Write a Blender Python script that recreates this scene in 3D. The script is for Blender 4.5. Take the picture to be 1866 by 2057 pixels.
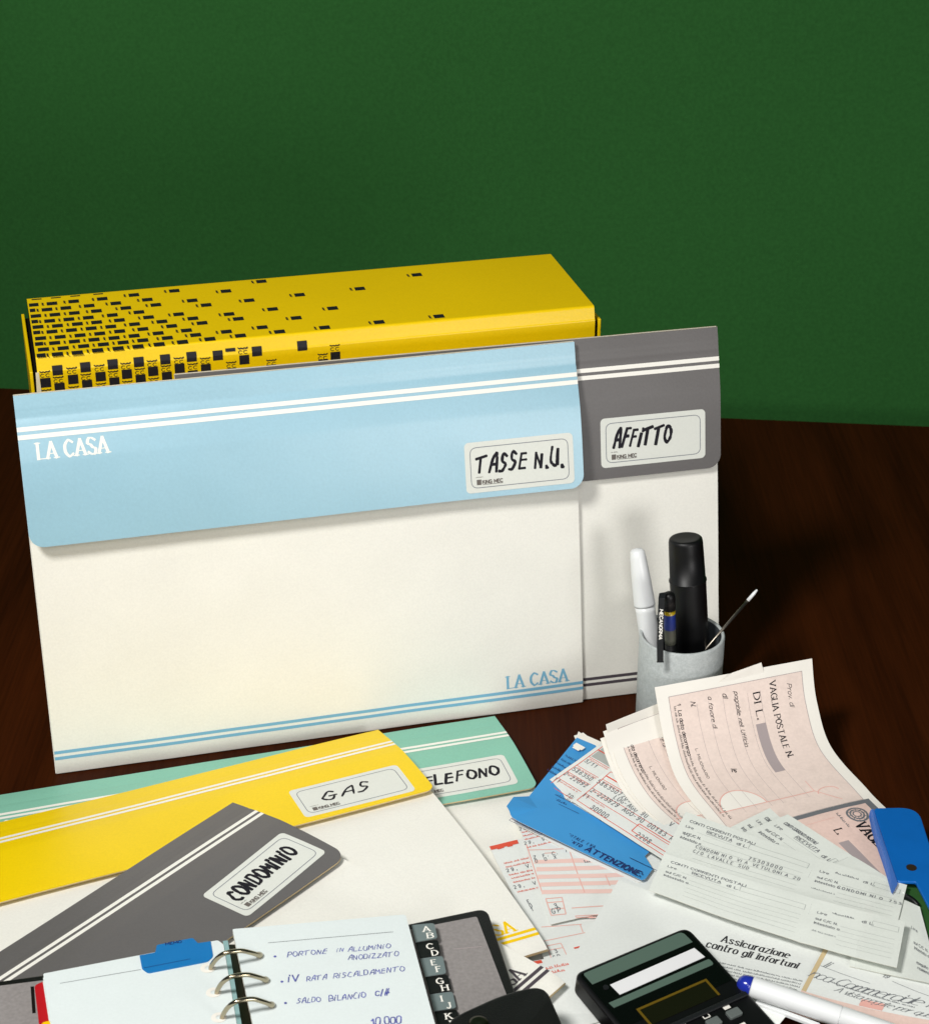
import bpy, math, random
from mathutils import Vector, Matrix, noise
random.seed(7)
for o in list(bpy.data.objects): bpy.data.objects.remove(o)
SC = bpy.context.scene
COL = SC.collection
MM = 0.001

# ------------------------------------------------------------------ camera
cd = bpy.data.cameras.new('camera'); cam = bpy.data.objects.new('camera', cd); COL.objects.link(cam)
cam.location = (0, 0, .7332); cam.rotation_euler = (math.radians(90) - .4744, 0, 0)
cd.sensor_fit = 'HORIZONTAL'; cd.sensor_width = 36; cd.lens = 78.03
cd.clip_start = .05; cd.clip_end = 20
cd.dof.use_dof = True; cd.dof.focus_distance = 1.2; cd.dof.aperture_fstop = 29
SC.camera = cam

# ------------------------------------------------------------------ world and lamps
w = bpy.data.worlds.new('World'); SC.world = w; w.use_nodes = True
bg = w.node_tree.nodes['Background']; bg.inputs[0].default_value = (.75, .85, 1, 1); bg.inputs[1].default_value = .045
def area(name, loc, target, size, power, color, spread=180):
    l = bpy.data.lights.new(name, 'AREA'); l.shape = 'DISK'; l.size = size; l.energy = power; l.color = color
    l.spread = math.radians(spread)
    o = bpy.data.objects.new(name, l); COL.objects.link(o); o.location = loc
    o.rotation_euler = (Vector(target) - Vector(loc)).to_track_quat('-Z', 'Y').to_euler()
    return o
area('key_softbox', (-.66, .20, 1.46), (.0, 1.05, .08), .36, 13.8, (1, .985, .955), 130)
area('fill_softbox', (.66, .02, .32), (.05, 1.15, .17), .36, 2.4, (1, .985, .96), 130)
area('added_front_light', (-.05, -.20, 1.05), (.0, 1.05, .10), .50, 2.6, (1, .985, .96), 130)  # broad lamp added near the camera to soften the shadows
SC.view_settings.view_transform = 'Standard'; SC.view_settings.look = 'None'
SC.view_settings.exposure = 0; SC.view_settings.gamma = 1

# ------------------------------------------------------------------ materials
def lin(c):
    if isinstance(c, str):
        c = [int(c[i:i+2], 16)/255 for i in (0, 2, 4)]
        c = [x/12.92 if x <= .04045 else ((x+.055)/1.055)**2.4 for x in c]
    return tuple(c) + (1,)
MATS = {}
def mat(name, col, rough=.6, spec=.3, vary=.0, vscale=60, bump=0, bscale=900, metal=0, coat=0, trans=0, alpha=1, col2=None, stretch=None, fine=0):
    m = bpy.data.materials.new(name); m.use_nodes = True; nt = m.node_tree; b = nt.nodes['Principled BSDF']
    b.inputs['Base Color'].default_value = lin(col); b.inputs['Roughness'].default_value = rough
    b.inputs['Specular IOR Level'].default_value = spec; b.inputs['Metallic'].default_value = metal
    b.inputs['Coat Weight'].default_value = coat; b.inputs['Coat Roughness'].default_value = .15
    b.inputs['Transmission Weight'].default_value = trans; b.inputs['Alpha'].default_value = alpha
    if vary or bump or col2:
        tc = nt.nodes.new('ShaderNodeTexCoord'); mp = nt.nodes.new('ShaderNodeMapping')
        nt.links.new(tc.outputs['Object'], mp.inputs[0])
        if stretch: mp.inputs['Scale'].default_value = stretch
    if vary or col2:
        n = nt.nodes.new('ShaderNodeTexNoise'); n.inputs['Scale'].default_value = vscale; n.inputs['Detail'].default_value = 5
        nt.links.new(mp.outputs[0], n.inputs['Vector'])
        if fine:
            n3 = nt.nodes.new('ShaderNodeTexNoise'); n3.inputs['Scale'].default_value = fine; n3.inputs['Detail'].default_value = 2
            nt.links.new(mp.outputs[0], n3.inputs['Vector'])
            mxn = nt.nodes.new('ShaderNodeMix'); mxn.data_type = 'FLOAT'; mxn.inputs[0].default_value = .55
            nt.links.new(n.outputs[0], mxn.inputs[2]); nt.links.new(n3.outputs[0], mxn.inputs[3]); n = mxn
        r = nt.nodes.new('ShaderNodeValToRGB'); c = lin(col)
        r.color_ramp.elements[0].position = .3; r.color_ramp.elements[1].position = .7
        r.color_ramp.elements[0].color = tuple(x*(1-vary) for x in c[:3]) + (1,)
        r.color_ramp.elements[1].color = lin(col2) if col2 else tuple(min(1, x*(1+vary)) for x in c[:3]) + (1,)
        nt.links.new(n.outputs[0], r.inputs[0]); nt.links.new(r.outputs[0], b.inputs['Base Color'])
    if bump:
        n = nt.nodes.new('ShaderNodeTexNoise'); n.inputs['Scale'].default_value = bscale; n.inputs['Detail'].default_value = 3
        nt.links.new(mp.outputs[0], n.inputs['Vector'])
        bp = nt.nodes.new('ShaderNodeBump'); bp.inputs['Strength'].default_value = bump; bp.inputs['Distance'].default_value = .0004
        nt.links.new(n.outputs[0], bp.inputs['Height']); nt.links.new(bp.outputs[0], b.inputs['Normal'])
    MATS[name] = m; return m
BOARD = dict(rough=.42, spec=.35, vary=.05, vscale=18, bump=.2, bscale=600, fine=750)
mat('board_white', 'ebe9e0', **BOARD)
mat('board_edge', 'c9b48c', .8, .1)
mat('board_blue', '94bfd0', .42, .6, .05, 14, .22, 450, fine=600, coat=1.0)
MATS['board_blue'].node_tree.nodes['Principled BSDF'].inputs['Coat Roughness'].default_value = .38
mat('board_grey', '646160', **BOARD)
mat('board_teal', '84bfa9', **BOARD)
mat('board_yellow', 'f2ce00', **BOARD)
mat('ink_white', 'f2efe6', .45, .3)
mat('ink_blue', '77b0cc', .5, .3)
mat('ink_grey', '4d464c', .5, .3)
mat('ink_teal', '7cc0a8', .5, .3)
mat('ink_yellow', 'f2c800', .5, .3)
mat('sticker', 'dcded6', .55, .25, .03, 40, fine=600)
mat('ink_black', '1d1c22', .5, .25)
mat('ink_marker', '1a1820', .6, .2, .3, 300)
mat('ink_line', '7c8088', .5, .2)
mat('paper_white', 'e0e3df', .7, .2, .04, 25, .1, 900, fine=700)
mat('paper_page', 'dbe3e2', .7, .2, .03, 30, fine=700)
mat('paper_cream', 'ebe7de', .7, .2, .02, 30)
mat('paper_green', 'dee2db', .7, .2, .04, 30, fine=700)
mat('paper_pink', 'e3d1c7', .7, .2, .07, 120, fine=500)
mat('paper_rose', 'e2c6bb', .7, .2, .07, 120, fine=500)
mat('paper_blue', '3f93cf', .65, .25, .03, 30)
mat('paper_edge', 'd9d2bf', .8, .1)
mat('ink_red', 'd9553f', .6, .2)
mat('ink_pink', 'e3ada2', .6, .2)
mat('ink_palepink', 'e9c6bd', .6, .2)
mat('ink_faint', 'a9aeaa', .6, .2)
mat('ink_mid', '6f7276', .6, .2)
mat('ink_mauve', 'a69a9a', .6, .2)
mat('ink_navy', '1f2f66', .6, .2)
mat('ink_pen', '565ba4', .55, .2, .35, 400)
mat('ink_greybox', '6b6560', .6, .2)
mat('box_yellow', 'ecc600', .38, .45, .05, 14, .12, 500, fine=700)
mat('box_inside', '14100c', .8, .1)
mat('worn_white', 'ddd3b8', .8, .1)
mat('pen_white', 'e4e6e6', .35, .5)
mat('plastic_black', '09090a', .44, .35)
mat('plastic_dark', '16181a', .45, .4)
mat('leather_black', '0a0909', .42, .45, .2, 300, .5, 1500)
mat('lining_grey', '8f8a88', .8, .15, .10, 500, .4, 2500)
mat('tab_grey', '6f7c7c', .45, .4)
mat('tab_black', '101010', .4, .4)
mat('tab_blue', '0f72b4', .4, .4, .04, 40)
mat('tab_red', 'b40f1c', .4, .4)
mat('tab_yellow', 'f2c000', .4, .4)
mat('metal', 'b0a58c', .20, .5, metal=1)
mat('metal_dark', '5b5348', .30, .5, metal=1)
mat('steel', '8c857a', .35, .5, metal=1)
mat('calc_black', '08080a', .40, .4)
mat('calc_panel', '050507', .22, .5)
mat('calc_green', '506459', .5, .3)
mat('calc_white', 'dededf', .4, .4, .02, 40)
mat('calc_gold', '5f4c0e', .4, .4)
mat('calc_lcd', '14140a', .18, .5)
mat('key_grey', '5e6462', .5, .3)
mat('cup_grey', 'a6acab', .6, .3, .06, 260, col2='bfc4c3', fine=900)
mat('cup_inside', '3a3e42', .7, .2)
mat('cap_blue', '1f2f9c', .18, .5)
mat('file_blue', '0a62b4', .40, .4, .05, 60, .1, 900)
mat('file_green', '2f5a2a', .7, .2, .08, 90)
mat('hole_dark', '2a2012', .7, .2)
mat('tube_yellow', 'a38a10', .3, .5)
mat('tube_blue', '1c2f7a', .4, .4)
mat('tube_grey', '55564c', .4, .4)
mat('tan', 'c9b48c', .8, .1)
def film(name, col, op, rough=.10):
    m = bpy.data.materials.new(name); m.use_nodes = True; nt = m.node_tree; nt.nodes.clear()
    N = nt.nodes.new; out = N('ShaderNodeOutputMaterial'); t = N('ShaderNodeBsdfTransparent'); g = N('ShaderNodeBsdfGlossy'); d = N('ShaderNodeBsdfDiffuse')
    t.inputs[0].default_value = (1, 1, 1, 1) if op < .2 else tuple(.1+.9*x for x in lin(col)[:3]) + (1,)
    g.inputs['Roughness'].default_value = rough; d.inputs[0].default_value = lin(col)
    f = N('ShaderNodeFresnel'); f.inputs[0].default_value = 1.45; h = N('ShaderNodeMath'); h.operation = 'MULTIPLY'; h.inputs[1].default_value = .5
    a = N('ShaderNodeMixShader'); a.inputs[0].default_value = op; b2 = N('ShaderNodeMixShader'); L = nt.links.new
    L(t.outputs[0], a.inputs[1]); L(d.outputs[0], a.inputs[2]); b2.inputs[0].default_value = .018 if op < .2 else .08
    L(a.outputs[0], b2.inputs[1]); L(g.outputs[0], b2.inputs[2]); L(b2.outputs[0], out.inputs[0]); MATS[name] = m
film('film_clear', 'f4f8fb', .004, .16); film('film_blue', '5a8ee0', .55, .2); film('film_divider', '9fc4c4', .8)

# wood of the table: stretched noise for the grain
m = bpy.data.materials.new('table_wood'); m.use_nodes = True; nt = m.node_tree; b = nt.nodes['Principled BSDF']
tc = nt.nodes.new('ShaderNodeTexCoord'); mp = nt.nodes.new('ShaderNodeMapping'); mp.inputs['Scale'].default_value = (22, 1.1, 4)
mp.inputs['Rotation'].default_value = (0, 0, .12)
n1 = nt.nodes.new('ShaderNodeTexNoise'); n1.inputs['Scale'].default_value = 1.6; n1.inputs['Detail'].default_value = 8; n1.inputs['Distortion'].default_value = .6
n2 = nt.nodes.new('ShaderNodeTexNoise'); n2.inputs['Scale'].default_value = 9; n2.inputs['Detail'].default_value = 6
mp2 = nt.nodes.new('ShaderNodeMapping'); mp2.inputs['Scale'].default_value = (60, 1.6, 4); mp2.inputs['Rotation'].default_value = (0, 0, .12)
nt.links.new(tc.outputs['Object'], mp.inputs[0]); nt.links.new(mp.outputs[0], n1.inputs['Vector'])
nt.links.new(tc.outputs['Object'], mp2.inputs[0]); nt.links.new(mp2.outputs[0], n2.inputs['Vector'])
r = nt.nodes.new('ShaderNodeValToRGB'); r.color_ramp.elements[0].position = .32; r.color_ramp.elements[1].position = .72
r.color_ramp.elements[0].color = (.018, .0037, .0009, 1); r.color_ramp.elements[1].color = (.048, .0108, .0024, 1)
mx = nt.nodes.new('ShaderNodeMix'); mx.data_type = 'FLOAT'; mx.inputs[0].default_value = .45
nt.links.new(n1.outputs[0], mx.inputs[2]); nt.links.new(n2.outputs[0], mx.inputs[3]); nt.links.new(mx.outputs[0], r.inputs[0])
nt.links.new(r.outputs[0], b.inputs['Base Color']); b.inputs['Roughness'].default_value = .5; b.inputs['Specular IOR Level'].default_value = .05
bp = nt.nodes.new('ShaderNodeBump'); bp.inputs['Strength'].default_value = .15; bp.inputs['Distance'].default_value = .0003
nt.links.new(n2.outputs[0], bp.inputs['Height']); nt.links.new(bp.outputs[0], b.inputs['Normal']); MATS['table_wood'] = m
# painted green wall
m = mat('wall_green', (.025, .114, .025), .9, .1, .16, 2.2, .35, 260, fine=330)

# ------------------------------------------------------------------ mesh helpers (all in millimetres)
def link(name, me, parent=None, loc=None):
    o = bpy.data.objects.new(name, me); COL.objects.link(o)
    if parent: o.parent = parent
    return o
def build(name, verts, faces, mats, parent=None, mi=None, smooth=False, bevel=0, seg=2, origin=None):
    """verts in mm world; origin: object origin in mm"""
    rt = parent
    while rt and '_o' not in rt and rt.parent: rt = rt.parent
    org = Vector(origin) if origin else (Vector(rt['_o']) if rt and '_o' in rt else Vector((0, 0, 0)))
    me = bpy.data.meshes.new(name)
    me.from_pydata([tuple((Vector(v) - org)*MM) for v in verts], [], faces)
    for k in (mats if isinstance(mats, (list, tuple)) else [mats]): me.materials.append(MATS[k])
    if mi: me.polygons.foreach_set('material_index', mi)
    if smooth: me.polygons.foreach_set('use_smooth', [True]*len(me.polygons))
    me.update()
    o = link(name, me, parent)
    if not parent: o.location = org*MM
    if bevel:
        bv = o.modifiers.new('bevel', 'BEVEL'); bv.width = bevel*MM; bv.segments = seg; bv.limit_method = 'ANGLE'; bv.angle_limit = math.radians(40)
    return o
ROOTS = []
def thing(name, label, cat, origin, group=None):
    o = bpy.data.objects.new(name, None); COL.objects.link(o); o.empty_display_size = .01
    o.location = Vector(origin)*MM; o['_o'] = tuple(origin); o['label'] = label; o['category'] = cat
    if group: o['group'] = group
    ROOTS.append(o); return o
def tag(o, label, cat, group=None):
    o['label'] = label; o['category'] = cat
    if group: o['group'] = group
    return o
def prism(name, pts, ex, mats, parent=None, bevel=0, seg=2, smooth=False, origin=None):
    """polygon pts (3D mm) extruded by vector ex"""
    n = len(pts); P = [Vector(p) for p in pts]; e = Vector(ex)
    nor = sum(((P[i]-P[0]).cross(P[(i+1) % n]-P[0]) for i in range(1, n)), Vector())
    if nor.dot(e) < 0: P.reverse()
    v = P + [p + e for p in P]
    f = [tuple(range(n))[::-1], tuple(range(n, 2*n))] + [(i, (i+1) % n, n+(i+1) % n, n+i) for i in range(n)]
    mi = None
    if isinstance(mats, (list, tuple)) and len(mats) == 2: mi = [0, 0] + [1]*n
    return build(name, v, f, mats, parent, mi, smooth, bevel, seg, origin)
def roundpoly(pts, r, seg=5):
    """round the corners of a polygon of 3D points; r: one radius or one per corner"""
    out = []; n = len(pts); rr = r if isinstance(r, (list, tuple)) else [r]*n
    for i in range(n):
        p = Vector(pts[i]); a = Vector(pts[i-1]); c = Vector(pts[(i+1) % n]); q = rr[i]
        if q <= 0: out.append(p); continue
        u = (a-p); w_ = (c-p); q = min(q, u.length*.45, w_.length*.45)
        s, e = p+u.normalized()*q, p+w_.normalized()*q
        for k in range(seg+1):
            t = k/seg; out.append((1-t)**2*s + 2*t*(1-t)*p + t*t*e)
    return out
def lathe(name, a, b_, prof, mats, parent, seg=28, mi=None):
    """profile [(distance along a->b, radius)] mm"""
    a = Vector(a); ax = (Vector(b_)-a).normalized(); x = ax.orthogonal().normalized(); y = ax.cross(x)
    v = []; f = []; im = []
    for (hh, rr) in prof:
        for k in range(seg):
            t = 2*math.pi*k/seg; v.append(a + ax*hh + (x*math.cos(t)+y*math.sin(t))*rr)
    for i in range(len(prof)-1):
        for k in range(seg):
            f.append((i*seg+k, i*seg+(k+1) % seg, (i+1)*seg+(k+1) % seg, (i+1)*seg+k)); im.append(mi[i] if mi else 0)
    if prof[0][1] > 0: f.append(tuple(range(seg))[::-1]); im.append(mi[0] if mi else 0)
    if prof[-1][1] > 0: f.append(tuple((len(prof)-1)*seg+k for k in range(seg))); im.append(mi[-1] if mi else 0)
    o = build(name, v, f, mats, parent, im, True)
    return o
def tube(name, pts, r, mats, parent, seg=10, ends=True):
    P = [Vector(p) for p in pts]; v = []; f = []
    for i, p in enumerate(P):
        d = (P[min(i+1, len(P)-1)]-P[max(i-1, 0)]).normalized(); x = d.cross(Vector((.3, .2, 1))).normalized(); y = d.cross(x)
        rr = r[i] if isinstance(r, (list, tuple)) else r
        for k in range(seg): t = 2*math.pi*k/seg; v.append(p+(x*math.cos(t)+y*math.sin(t))*rr)
    for i in range(len(P)-1):
        for k in range(seg): f.append((i*seg+k, i*seg+(k+1) % seg, (i+1)*seg+(k+1) % seg, (i+1)*seg+k))
    f += [tuple(range(seg))[::-1], tuple((len(P)-1)*seg+k for k in range(seg))]
    return build(name, v, f, mats, parent, None, True)
def crom(p0, p1, p2, p3, t):
    return .5*((2*p1) + (p2-p0)*t + (2*p0-5*p1+4*p2-p3)*t*t + (3*p1-p0-3*p2+p3)*t**3)
def smoothline(P, n=6, closed=False):
    P = [Vector(p) for p in P]; out = []
    N = len(P)
    for i in range(N if closed else N-1):
        g = (lambda k: P[k % N]) if closed else (lambda k: P[max(0, min(N-1, k))])
        for k in range(n): out.append(crom(g(i-1), g(i), g(i+1), g(i+2), k/n))
    if not closed: out.append(P[-1])
    return out

def panel(name, M, s0, s1, t0, t1, nu, nv, th, mats, parent, r=(0, 0, 0, 0), origin=None, ragged=None):
    """sheet mapped by M(s, t, n) with rounded corners r=(t0 left, t0 right, t1 right, t1 left); faces up at n, rim in second material"""
    def inset(d, rad): return 0 if rad <= 0 or d >= rad else rad - math.sqrt(max(0, rad*rad-(rad-d)**2))
    ts = set(t0+(t1-t0)*k/nv for k in range(nv+1))
    for rad, base, sg in ((r[0], t0, 1), (r[1], t0, 1), (r[2], t1, -1), (r[3], t1, -1)):
        if rad > 0:
            for k in range(1, 8): ts.add(base+sg*rad*(1-math.cos(k*math.pi/16)))
    ts = sorted(ts); v = []; f = []; im = []; nr = len(ts); row = nu+1
    for lay in (0, 1):
        for t in ts:
            a = s0 + max(inset(t-t0, r[0]), inset(t1-t, r[3])); c = s1 - max(inset(t-t0, r[1]), inset(t1-t, r[2]))
            if ragged: a += ragged(t); 
            for k in range(row): v.append(M(a+(c-a)*k/nu, t, 0 if lay == 0 else -th))
    N = nr*row
    for i in range(nr-1):
        for k in range(nu):
            q = (i*row+k, i*row+k+1, (i+1)*row+k+1, (i+1)*row+k)
            f.append(q[::-1]); im.append(0); f.append(tuple(x+N for x in q)); im.append(0)
    def rim(a, c):
        i = len(v); v.extend([v[a], v[c], v[c+N], v[a+N]]); f.append((i, i+1, i+2, i+3)); im.append(1 if len(mats) > 1 else -1)
    for k in range(nu): rim(k, k+1); rim((nr-1)*row+k+1, (nr-1)*row+k)
    for i in range(nr-1): rim((i+1)*row, i*row); rim(i*row+nu, (i+1)*row+nu)
    o = build(name, v, f, mats, parent, [max(0, i) for i in im], False, origin=origin)
    sm = [i == 0 for i in im]; o.data.polygons.foreach_set('use_smooth', sm)
    return o

# ------------------------------------------------------------------ stroke lettering
G = {'A':"02 39 62|14 54",'B':"02 09 39 58 57 36 06|36 55 53 32 02",'C':"~58 39 29 07 04 22 32 53",'D':"02 09 29 48 56 55 43 22 02",
'E':"49 09 02 42|06 36",'F':"49 09 02|06 36",'G':"~58 39 29 07 04 22 42 53 55|35 55",'H':"02 09|52 59|06 56",'I':"02 09",'J':"~39 34 22 12 03",
'K':"02 09|49 05|26 52",'L':"09 02 42",'M':"02 09 34 69 62",'N':"02 09 52 59",'O':"~39 29 07 04 22 32 54 57 39",'P':"02 09 39 58 56 35 05",
'Q':"~39 29 07 04 22 32 54 57 39|34 61",'R':"02 09 39 58 56 35 05|25 52",'S':"~58 39 19 07 26 35 54 42 22 03",'T':"09 69|39 32",'U':"~09 04 22 32 54 59",
'V':"09 32 69",'W':"09 22 47 62 89",'X':"09 52|02 59",'Y':"09 35 69|35 32",'Z':"09 59 02 52",
'0':"~29 08 03 22 43 48 29",'1':"07 29 22",'2':"~08 29 48 46 02|02 42",'3':"~08 29 48 36 16|~36 54 43 22 03",'4':"32 39 04 54",'5':"49 09 06|~06 36 54 43 22 03",
'6':"~48 29 06 03 22 43 45 26 05",'7':"09 49 12",'8':"~29 08 26 43 22 03 26 48 29",'9':"~46 25 07 29 48 45 22 03",
'a':"~46 27 06 03 22 43|47 42",'b':"09 02|~05 27 46 43 22 03",'c':"~46 27 06 03 22 43",'d':"49 42|~46 27 06 03 22 43",'e':"~05 45 46 27 06 03 22 42",
'f':"~39 28 17 12|06 36",'g':"~47 42 31 10 01|~46 27 06 03 22 43",'h':"09 02|~05 27 46 42",'i':"07 02|09 08",'j':"~17 11 00|19 18",'k':"09 02|37 04|15 42",
'l':"09 02",'m':"07 02|~05 27 36 32|~35 57 66 62",'n':"07 02|~05 27 46 42",'o':"~27 06 03 22 43 46 27",'p':"07 00|~05 27 46 43 22 03",'q':"47 40|~46 27 06 03 22 43",
'r':"07 02|~05 27 37",'s':"~46 27 06 34 43 22 03",'t':"~19 13 22 32|07 37",'u':"~07 03 22 43|47 42",'v':"07 22 47",'w':"07 12 36 52 67",'x':"07 42|02 47",'y':"07 22|47 10",'z':"07 47 02 42",
'.':"02 03",',':"03 01",':':"02 03|06 07",'-':"05 35",'/':"01 39",'*':"~05 16 25 14 05",'#':"01 39|21 59|05 55|03 54"}
HAND = {'A':"~02 27 49 59 52|15 55",'T':"08 79|38 22",'E':"59 29 02 42|26 56",'F':"59 29 02|26 46",'I':"02 17|28 29",'N':"02 19 42 58",'O':"~39 19 05 13 32 54 57 39",
'S':"~58 39 28 26 45 44 22 02",'L':"19 02 42",'D':"02 19|~19 49 57 43 02",'C':"~58 39 16 04 22 42",'G':"~58 39 16 04 22 42 54|35 65",'M':"02 19 35 58 52",'U':"~19 04 22 42 58|58 52",
'P':"02 19|~19 49 56 25 15",'R':"02 19|~19 49 56 25|25 52",'B':"02 19|~19 49 56 25|~25 55 53 02",'.':"11 12 21 11",'Z':"19 59 02 52",'V':"09 32 69"}
def glyph(ch, hand):
    s = (HAND.get(ch) if hand else None) or G.get(ch)
    if not s: return [], 3
    out = []; mxx = 0
    for st in s.split('|'):
        sm = st[0] == '~'; pts = [Vector((int(p[0]), int(p[1])-2, 0)) for p in st.lstrip('~').split()]
        mxx = max(mxx, max(p.x for p in pts))
        if sm and len(pts) > 2:
            cl = pts[0] == pts[-1]
            pts = smoothline(pts[:-1], 4, True) + [pts[0]] if cl else smoothline(pts, 4)
        out.append(pts)
    return out, mxx
class Ink:
    """flat print: ribbons laid on a surface M(x, y, n) in mm"""
    def __init__(self, M, off=.10): self.M = M; self.v = []; self.f = []; self.k = 0; self.off = off
    def quad(self, a, b, c, d):
        self.k += 1; n = self.off + (self.k % 12)*.004; i = len(self.v)
        for p in (a, b, c, d): self.v.append(self.M(p[0], p[1], n))
        self.f.append((i, i+1, i+2, i+3))
    def line(self, p, q, w, w2=None):
        p = Vector((p[0], p[1], 0)); q = Vector((q[0], q[1], 0)); d = q-p
        if d.length < 1e-6: return
        u = d.normalized(); h = Vector((-u.y, u.x, 0))*w/2; h2 = Vector((-u.y, u.x, 0))*(w2 or w)/2
        n = max(1, int(d.length/3))
        for k in range(n):
            a = p+d*k/n; c = p+d*(k+1)/n; ha = h.lerp(h2, k/n); hc = h.lerp(h2, (k+1)/n)
            self.quad(a-ha, c-hc, c+hc, a+ha)
    def path(self, pts, w):
        for i in range(len(pts)-1):
            p = Vector(pts[i][:2]+(0,)) if not isinstance(pts[i], Vector) else pts[i]; q = Vector(pts[i+1][:2]+(0,)) if not isinstance(pts[i+1], Vector) else pts[i+1]
            e = (q-p); L = e.length
            if L < 1e-6: continue
            e = e/L*w*.30; self.line(p-e, q+e, w)
    def dot(self, p, r):
        n = 8; self.k += 1; nn = self.off + (self.k % 12)*.004; i = len(self.v)
        for k in range(n): t = 2*math.pi*k/n; self.v.append(self.M(p[0]+r*math.cos(t), p[1]+r*math.sin(t), nn))
        self.f.append(tuple(range(i, i+n)))
    def rect(self, x0, y0, x1, y1, w):
        for a, c in (((x0, y0), (x1, y0)), ((x1, y0), (x1, y1)), ((x1, y1), (x0, y1)), ((x0, y1), (x0, y0))): self.line(a, c, w)
    def fill(self, x0, y0, x1, y1, st=2.5):
        nx = max(1, int(abs(x1-x0)/st)); ny = max(1, int(abs(y1-y0)/st)); i = len(self.v); self.k += 1; n = self.off
        for b_ in range(ny+1):
            for a in range(nx+1): self.v.append(self.M(x0+(x1-x0)*a/nx, y0+(y1-y0)*b_/ny, n))
        for b_ in range(ny):
            for a in range(nx): q = i+b_*(nx+1)+a; self.f.append((q, q+1, q+nx+2, q+nx+1))
    def poly(self, pts):
        i = len(self.v); self.k += 1; n = self.off + (self.k % 12)*.004
        for p in pts: self.v.append(self.M(p[0], p[1], n))
        self.f.append(tuple(range(i, i+len(pts))))
    def text(self, s, x, y, cap, rd=(1, 0), up=(0, -1), w=.12, track=2.0, slant=0, xs=1, contrast=0, serif=False, hand=False, mono=0, jit=0, width=None, round_=False):
        u = cap/7.; rd = Vector((rd[0], rd[1], 0)); up = Vector((up[0], up[1], 0))
        adv = 0; plan = []
        for ch in s:
            st, mxx = glyph(ch, hand)
            if ch == ' ': plan.append((None, adv)); adv += mono or (3+track*.6); continue
            plan.append((st, adv)); adv += mono or (mxx+track)
        if width: xs = width/max(.1, (adv-track)*u)
        ww = w*cap
        for st, a in plan:
            if not st: continue
            jy = random.uniform(-jit, jit)*7; js = 1+random.uniform(-jit, jit)*2; jl = random.uniform(-jit, jit)*2.2
            gx = .66 if mono else 1
            def mp(p): return Vector((x, y, 0)) + rd*((a+p.x*gx+(slant+jl)*p.y)*u*xs) + up*((p.y*js+jy)*u)
            for pts in st:
                Q = [mp(p) for p in pts]
                for i in range(len(Q)-1):
                    d = Q[i+1]-Q[i]; L = d.length
                    if L < 1e-6: continue
                    k = abs(d.dot(up))/L; lw = ww*((1-contrast)+contrast*k)*(random.uniform(.78, 1.22) if hand else 1); e = d/L*lw*.3
                    self.line(Q[i]-e, Q[i+1]+e, lw)
                if round_:
                    self.dot(Q[0], ww*.5); self.dot(Q[-1], ww*.5)
                    for q in Q[1:-1]: self.dot(q, ww*.47)
                if serif:
                    for i, j in ((0, 1), (-1, -2)):
                        if abs(pts[i].y-pts[j].y) > .6*abs(pts[i].x-pts[j].x) and (pts[i].y in (0, 7, 5)):
                            if (pts[i]-pts[0]).length < 1e-6 and (pts[-1]-pts[0]).length < 1e-6: continue
                            c = Q[i]; self.line(c-rd*ww*1.0, c+rd*ww*1.0, ww*.32)
        return adv*u*xs
    def scribble(self, x, y, L, h, rd=(1, 0), up=(0, -1), w=.2):
        """illegible small print: a row of short broken strokes"""
        rd = Vector((rd[0], rd[1], 0)); up = Vector((up[0], up[1], 0)); p = 0
        while p < L:
            wl = random.uniform(1.5, 5)*h
            q = p
            while q < min(L, p+wl):
                a = Vector((x, y, 0))+rd*q+up*random.uniform(0, .2)*h; b_ = a+up*h*random.uniform(.5, 1)+rd*random.uniform(-.3, .3)*h
                self.line(a, b_, w); self.line(a, a+rd*h*.4, w*.8); q += h*.55
            p += wl+h*.7
    def done(self, name, material, parent):
        if not self.v: return None
        o = build(name, self.v, self.f, material, parent)
        if name in ('printed_pattern', 'red_print', 'typed_text', 'red_rules', 'pink_rules', 'printed_rules', 'printed_symbols', 'pink_bands'): o['kind'] = 'stuff'
        return o

# ------------------------------------------------------------------ setting: table and wall
def struct(o): o['kind'] = 'structure'; return o
e0 = Vector((-421, 1675, 0)); e1 = Vector((404, 1592, 0)); ed = (e1-e0).normalized()
bl = e0-ed*900; br = e1+ed*900
struct(prism('table', [bl, br, (1400, 300, 0), (-1400, 300, 0)], (0, 0, -35), 'table_wood', None, 2.0, 3))
wn = Vector((-ed.y, ed.x, 0))*60
wl = bl+wn-ed*400; wr = br+wn+ed*400
nx, nz = 40, 30; v = []; f = []
for j in range(nz+1):
    for k in range(nx+1):
        p = wl.lerp(wr, k/nx); z = -700+2400*j/nz
        v.append(p + Vector((0, 0, z)) + wn.normalized()*noise.noise(Vector((k*.35, j*.35, 2)))*3)
for j in range(nz):
    for k in range(nx): q = j*(nx+1)+k; f.append((q, q+1, q+nx+2, q+nx+1))
struct(build('wall', v, f, 'wall_green', None, None, True))

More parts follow.
